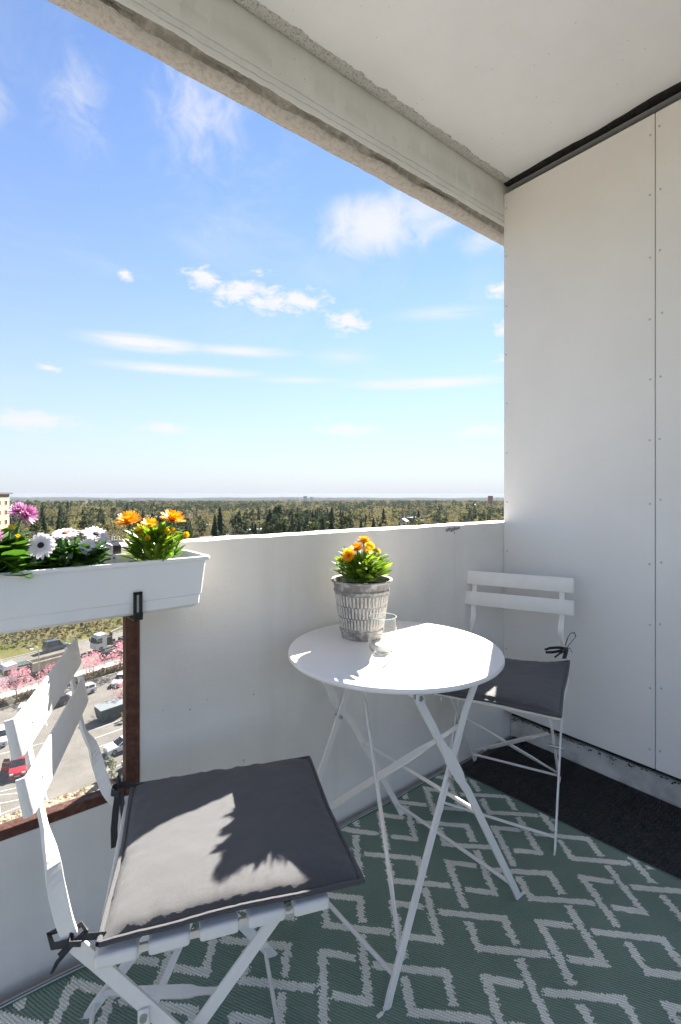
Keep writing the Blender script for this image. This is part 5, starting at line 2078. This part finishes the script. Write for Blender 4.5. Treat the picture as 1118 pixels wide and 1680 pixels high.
def make_plant(name, base, label, leafset, nleaf, spread, height, size, flowers, up=.5, seed=0, low=0.02, group=None, xmax=9):
    r = random.Random(seed)
    root = empty(name, base)
    tag(root, label, 'plant', group)
    stem = MB()
    for (x, y, z, rad, kind, tilt) in flowers:
        top = Vector((x, y, z)) - Vector(base)
        b0 = Vector((top.x * .25, top.y * .25, 0))
        tv = Vector(tilt).normalized()
        mid = b0.lerp(top - tv * .03, .6) + Vector((r.uniform(-.006, .006), r.uniform(-.006, .006), 0))
        stem.tube([b0, mid, top - tv * .02, top - tv * rad * .1], .0022, 6)
    for k in range(7):
        a = r.uniform(0, 6.28)
        q = spread * r.uniform(.2, .6)
        h = height * r.uniform(.55, .9)
        stem.tube([(0, 0, 0), (q * .5 * math.cos(a), q * .5 * math.sin(a), h * .5), (q * math.cos(a), q * math.sin(a), h)], .002, 5)
    stem.build('stem', M['stem'], root, True)
    for (x, y, z, rad, kind, tilt) in flowers:
        pm, dm = r.choice(PM[kind])
        mw = Vector((0, 0, 1)).rotation_difference(Vector(tilt).normalized()).to_matrix().to_4x4()
        mw = Matrix.Translation(Vector((x, y, z)) - Vector(base)) @ mw @ Matrix.Rotation(r.uniform(0, 6), 4, 'Z') @ Matrix.Diagonal((rad, rad, rad, 1))
        fo = link('flower' if kind != 'bud' else 'bud', pm, root, mw)
        link('disc', dm, fo)
    for k in range(nleaf):
        a = r.uniform(0, 2 * math.pi)
        t = r.random()
        z = low + (height - low) * t ** .9
        q = spread * (r.random() ** .6) * (.55 + .45 * math.sin(math.pi * min(1, t * .8 + .2)))
        p = Vector((q * .55 * math.cos(a), q * .55 * math.sin(a), z * .8))
        u_ = up * r.uniform(.3, 1.5)
        d = Vector((math.cos(a + r.uniform(-.6, .6)), math.sin(a + r.uniform(-.6, .6)), u_))
        s = size * r.uniform(.65, 1.15)
        if base[0] + p.x + d.normalized().x * s > xmax:
            continue
        link('leaf', r.choice(LM[leafset]), root, orient(p, d, r.uniform(-.7, .7), s))
    return root


cam_dir = Vector((-.62, -.78, .1))
pb = (.985, 1.142, TZ + .155)
make_plant('marigold_plant', pb, 'orange marigold plant with fresh green leaves growing in the zinc pot', 'bright', 300, .112, .100, .050, [
    (.918, 1.120, .966, .023, 'orange', (-.8, -.2, .5)), (.955, 1.130, .982, .023, 'orange', (-.3, -.1, .95)), (1.000, 1.150, .998, .026, 'orange', (.1, .15, 1)),
    (1.030, 1.160, .982, .020, 'yellow', (.7, .1, .6)), (.985, 1.115, .975, .019, 'yellow', (0, -.5, .8)), (.945, 1.150, .978, .015, 'yellow', (-.3, .3, 1)),
    (1.046, 1.14, .968, .014, 'yellow', (.9, -.3, .4)), (.915, 1.15, .95, .010, 'bud', (-.8, 0, .5))], up=.9, seed=3)

# three plants in the flower box, right to left
make_plant('marigold_plant', (.385, 1.205, .962), 'orange and yellow marigold plant at the right end of the white flower box', 'bright', 280, .088, .112, .044, [
    (.325, 1.215, 1.082, .032, 'orange', (-.25, -.2, .95)), (.423, 1.205, 1.083, .033, 'orange', (.1, -.2, .97)), (.372, 1.215, 1.074, .022, 'yellow', (0, -.4, .9)),
    (.345, 1.19, 1.062, .016, 'yellow', (-.3, -.6, .6)), (.395, 1.165, 1.055, .012, 'bud', (0, -.8, .5)), (.436, 1.160, 1.048, .012, 'bud', (.2, -.9, .4)), (.350, 1.158, 1.045, .010, 'bud', (-.2, -.8, .5)), (.41, 1.17, 1.06, .009, 'bud', (.1, -.6, .7))], up=.9, seed=5, xmax=.448)
make_plant('daisy_plant', (.200, 1.215, .962), 'white daisy plant with dark centres in the middle of the flower box', 'dark', 260, .090, .088, .046, [
    (.140, 1.160, 1.045, .029, 'white', (-.35, -.85, .35)), (.190, 1.200, 1.064, .028, 'white_rust', (-.1, -.35, .95)), (.250, 1.195, 1.060, .030, 'white', (.1, -.52, .82)),
    (.215, 1.225, 1.066, .028, 'white', (.1, .1, 1)), (.228, 1.17, 1.035, .020, 'white', (.1, -.9, .4)), (.278, 1.16, 1.008, .012, 'white', (.7, -.6, .2))], up=.5, seed=8)
make_plant('osteospermum_plant', (.045, 1.205, .962), 'magenta flowered plant with broad leaves at the left of the flower box', 'broad', 190, .108, .112, .062, [
    (.118, 1.20, 1.105, .024, 'pink', (.4, -.6, .5)), (.106, 1.20, 1.112, .022, 'pink', (-.2, -.5, .8)), (.050, 1.18, 1.092, .022, 'pink', (-.4, -.6, .6)), (.060, 1.155, 1.068, .020, 'pink', (-.3, -.8, .3)), (.015, 1.2, 1.096, .026, 'pink', (-.4, -.3, .8)),
    (.09, 1.18, 1.078, .009, 'bud', (.1, -.4, .9)), (.10, 1.17, 1.06, .008, 'bud', (.1, -.4, .9))], up=.55, seed=12)
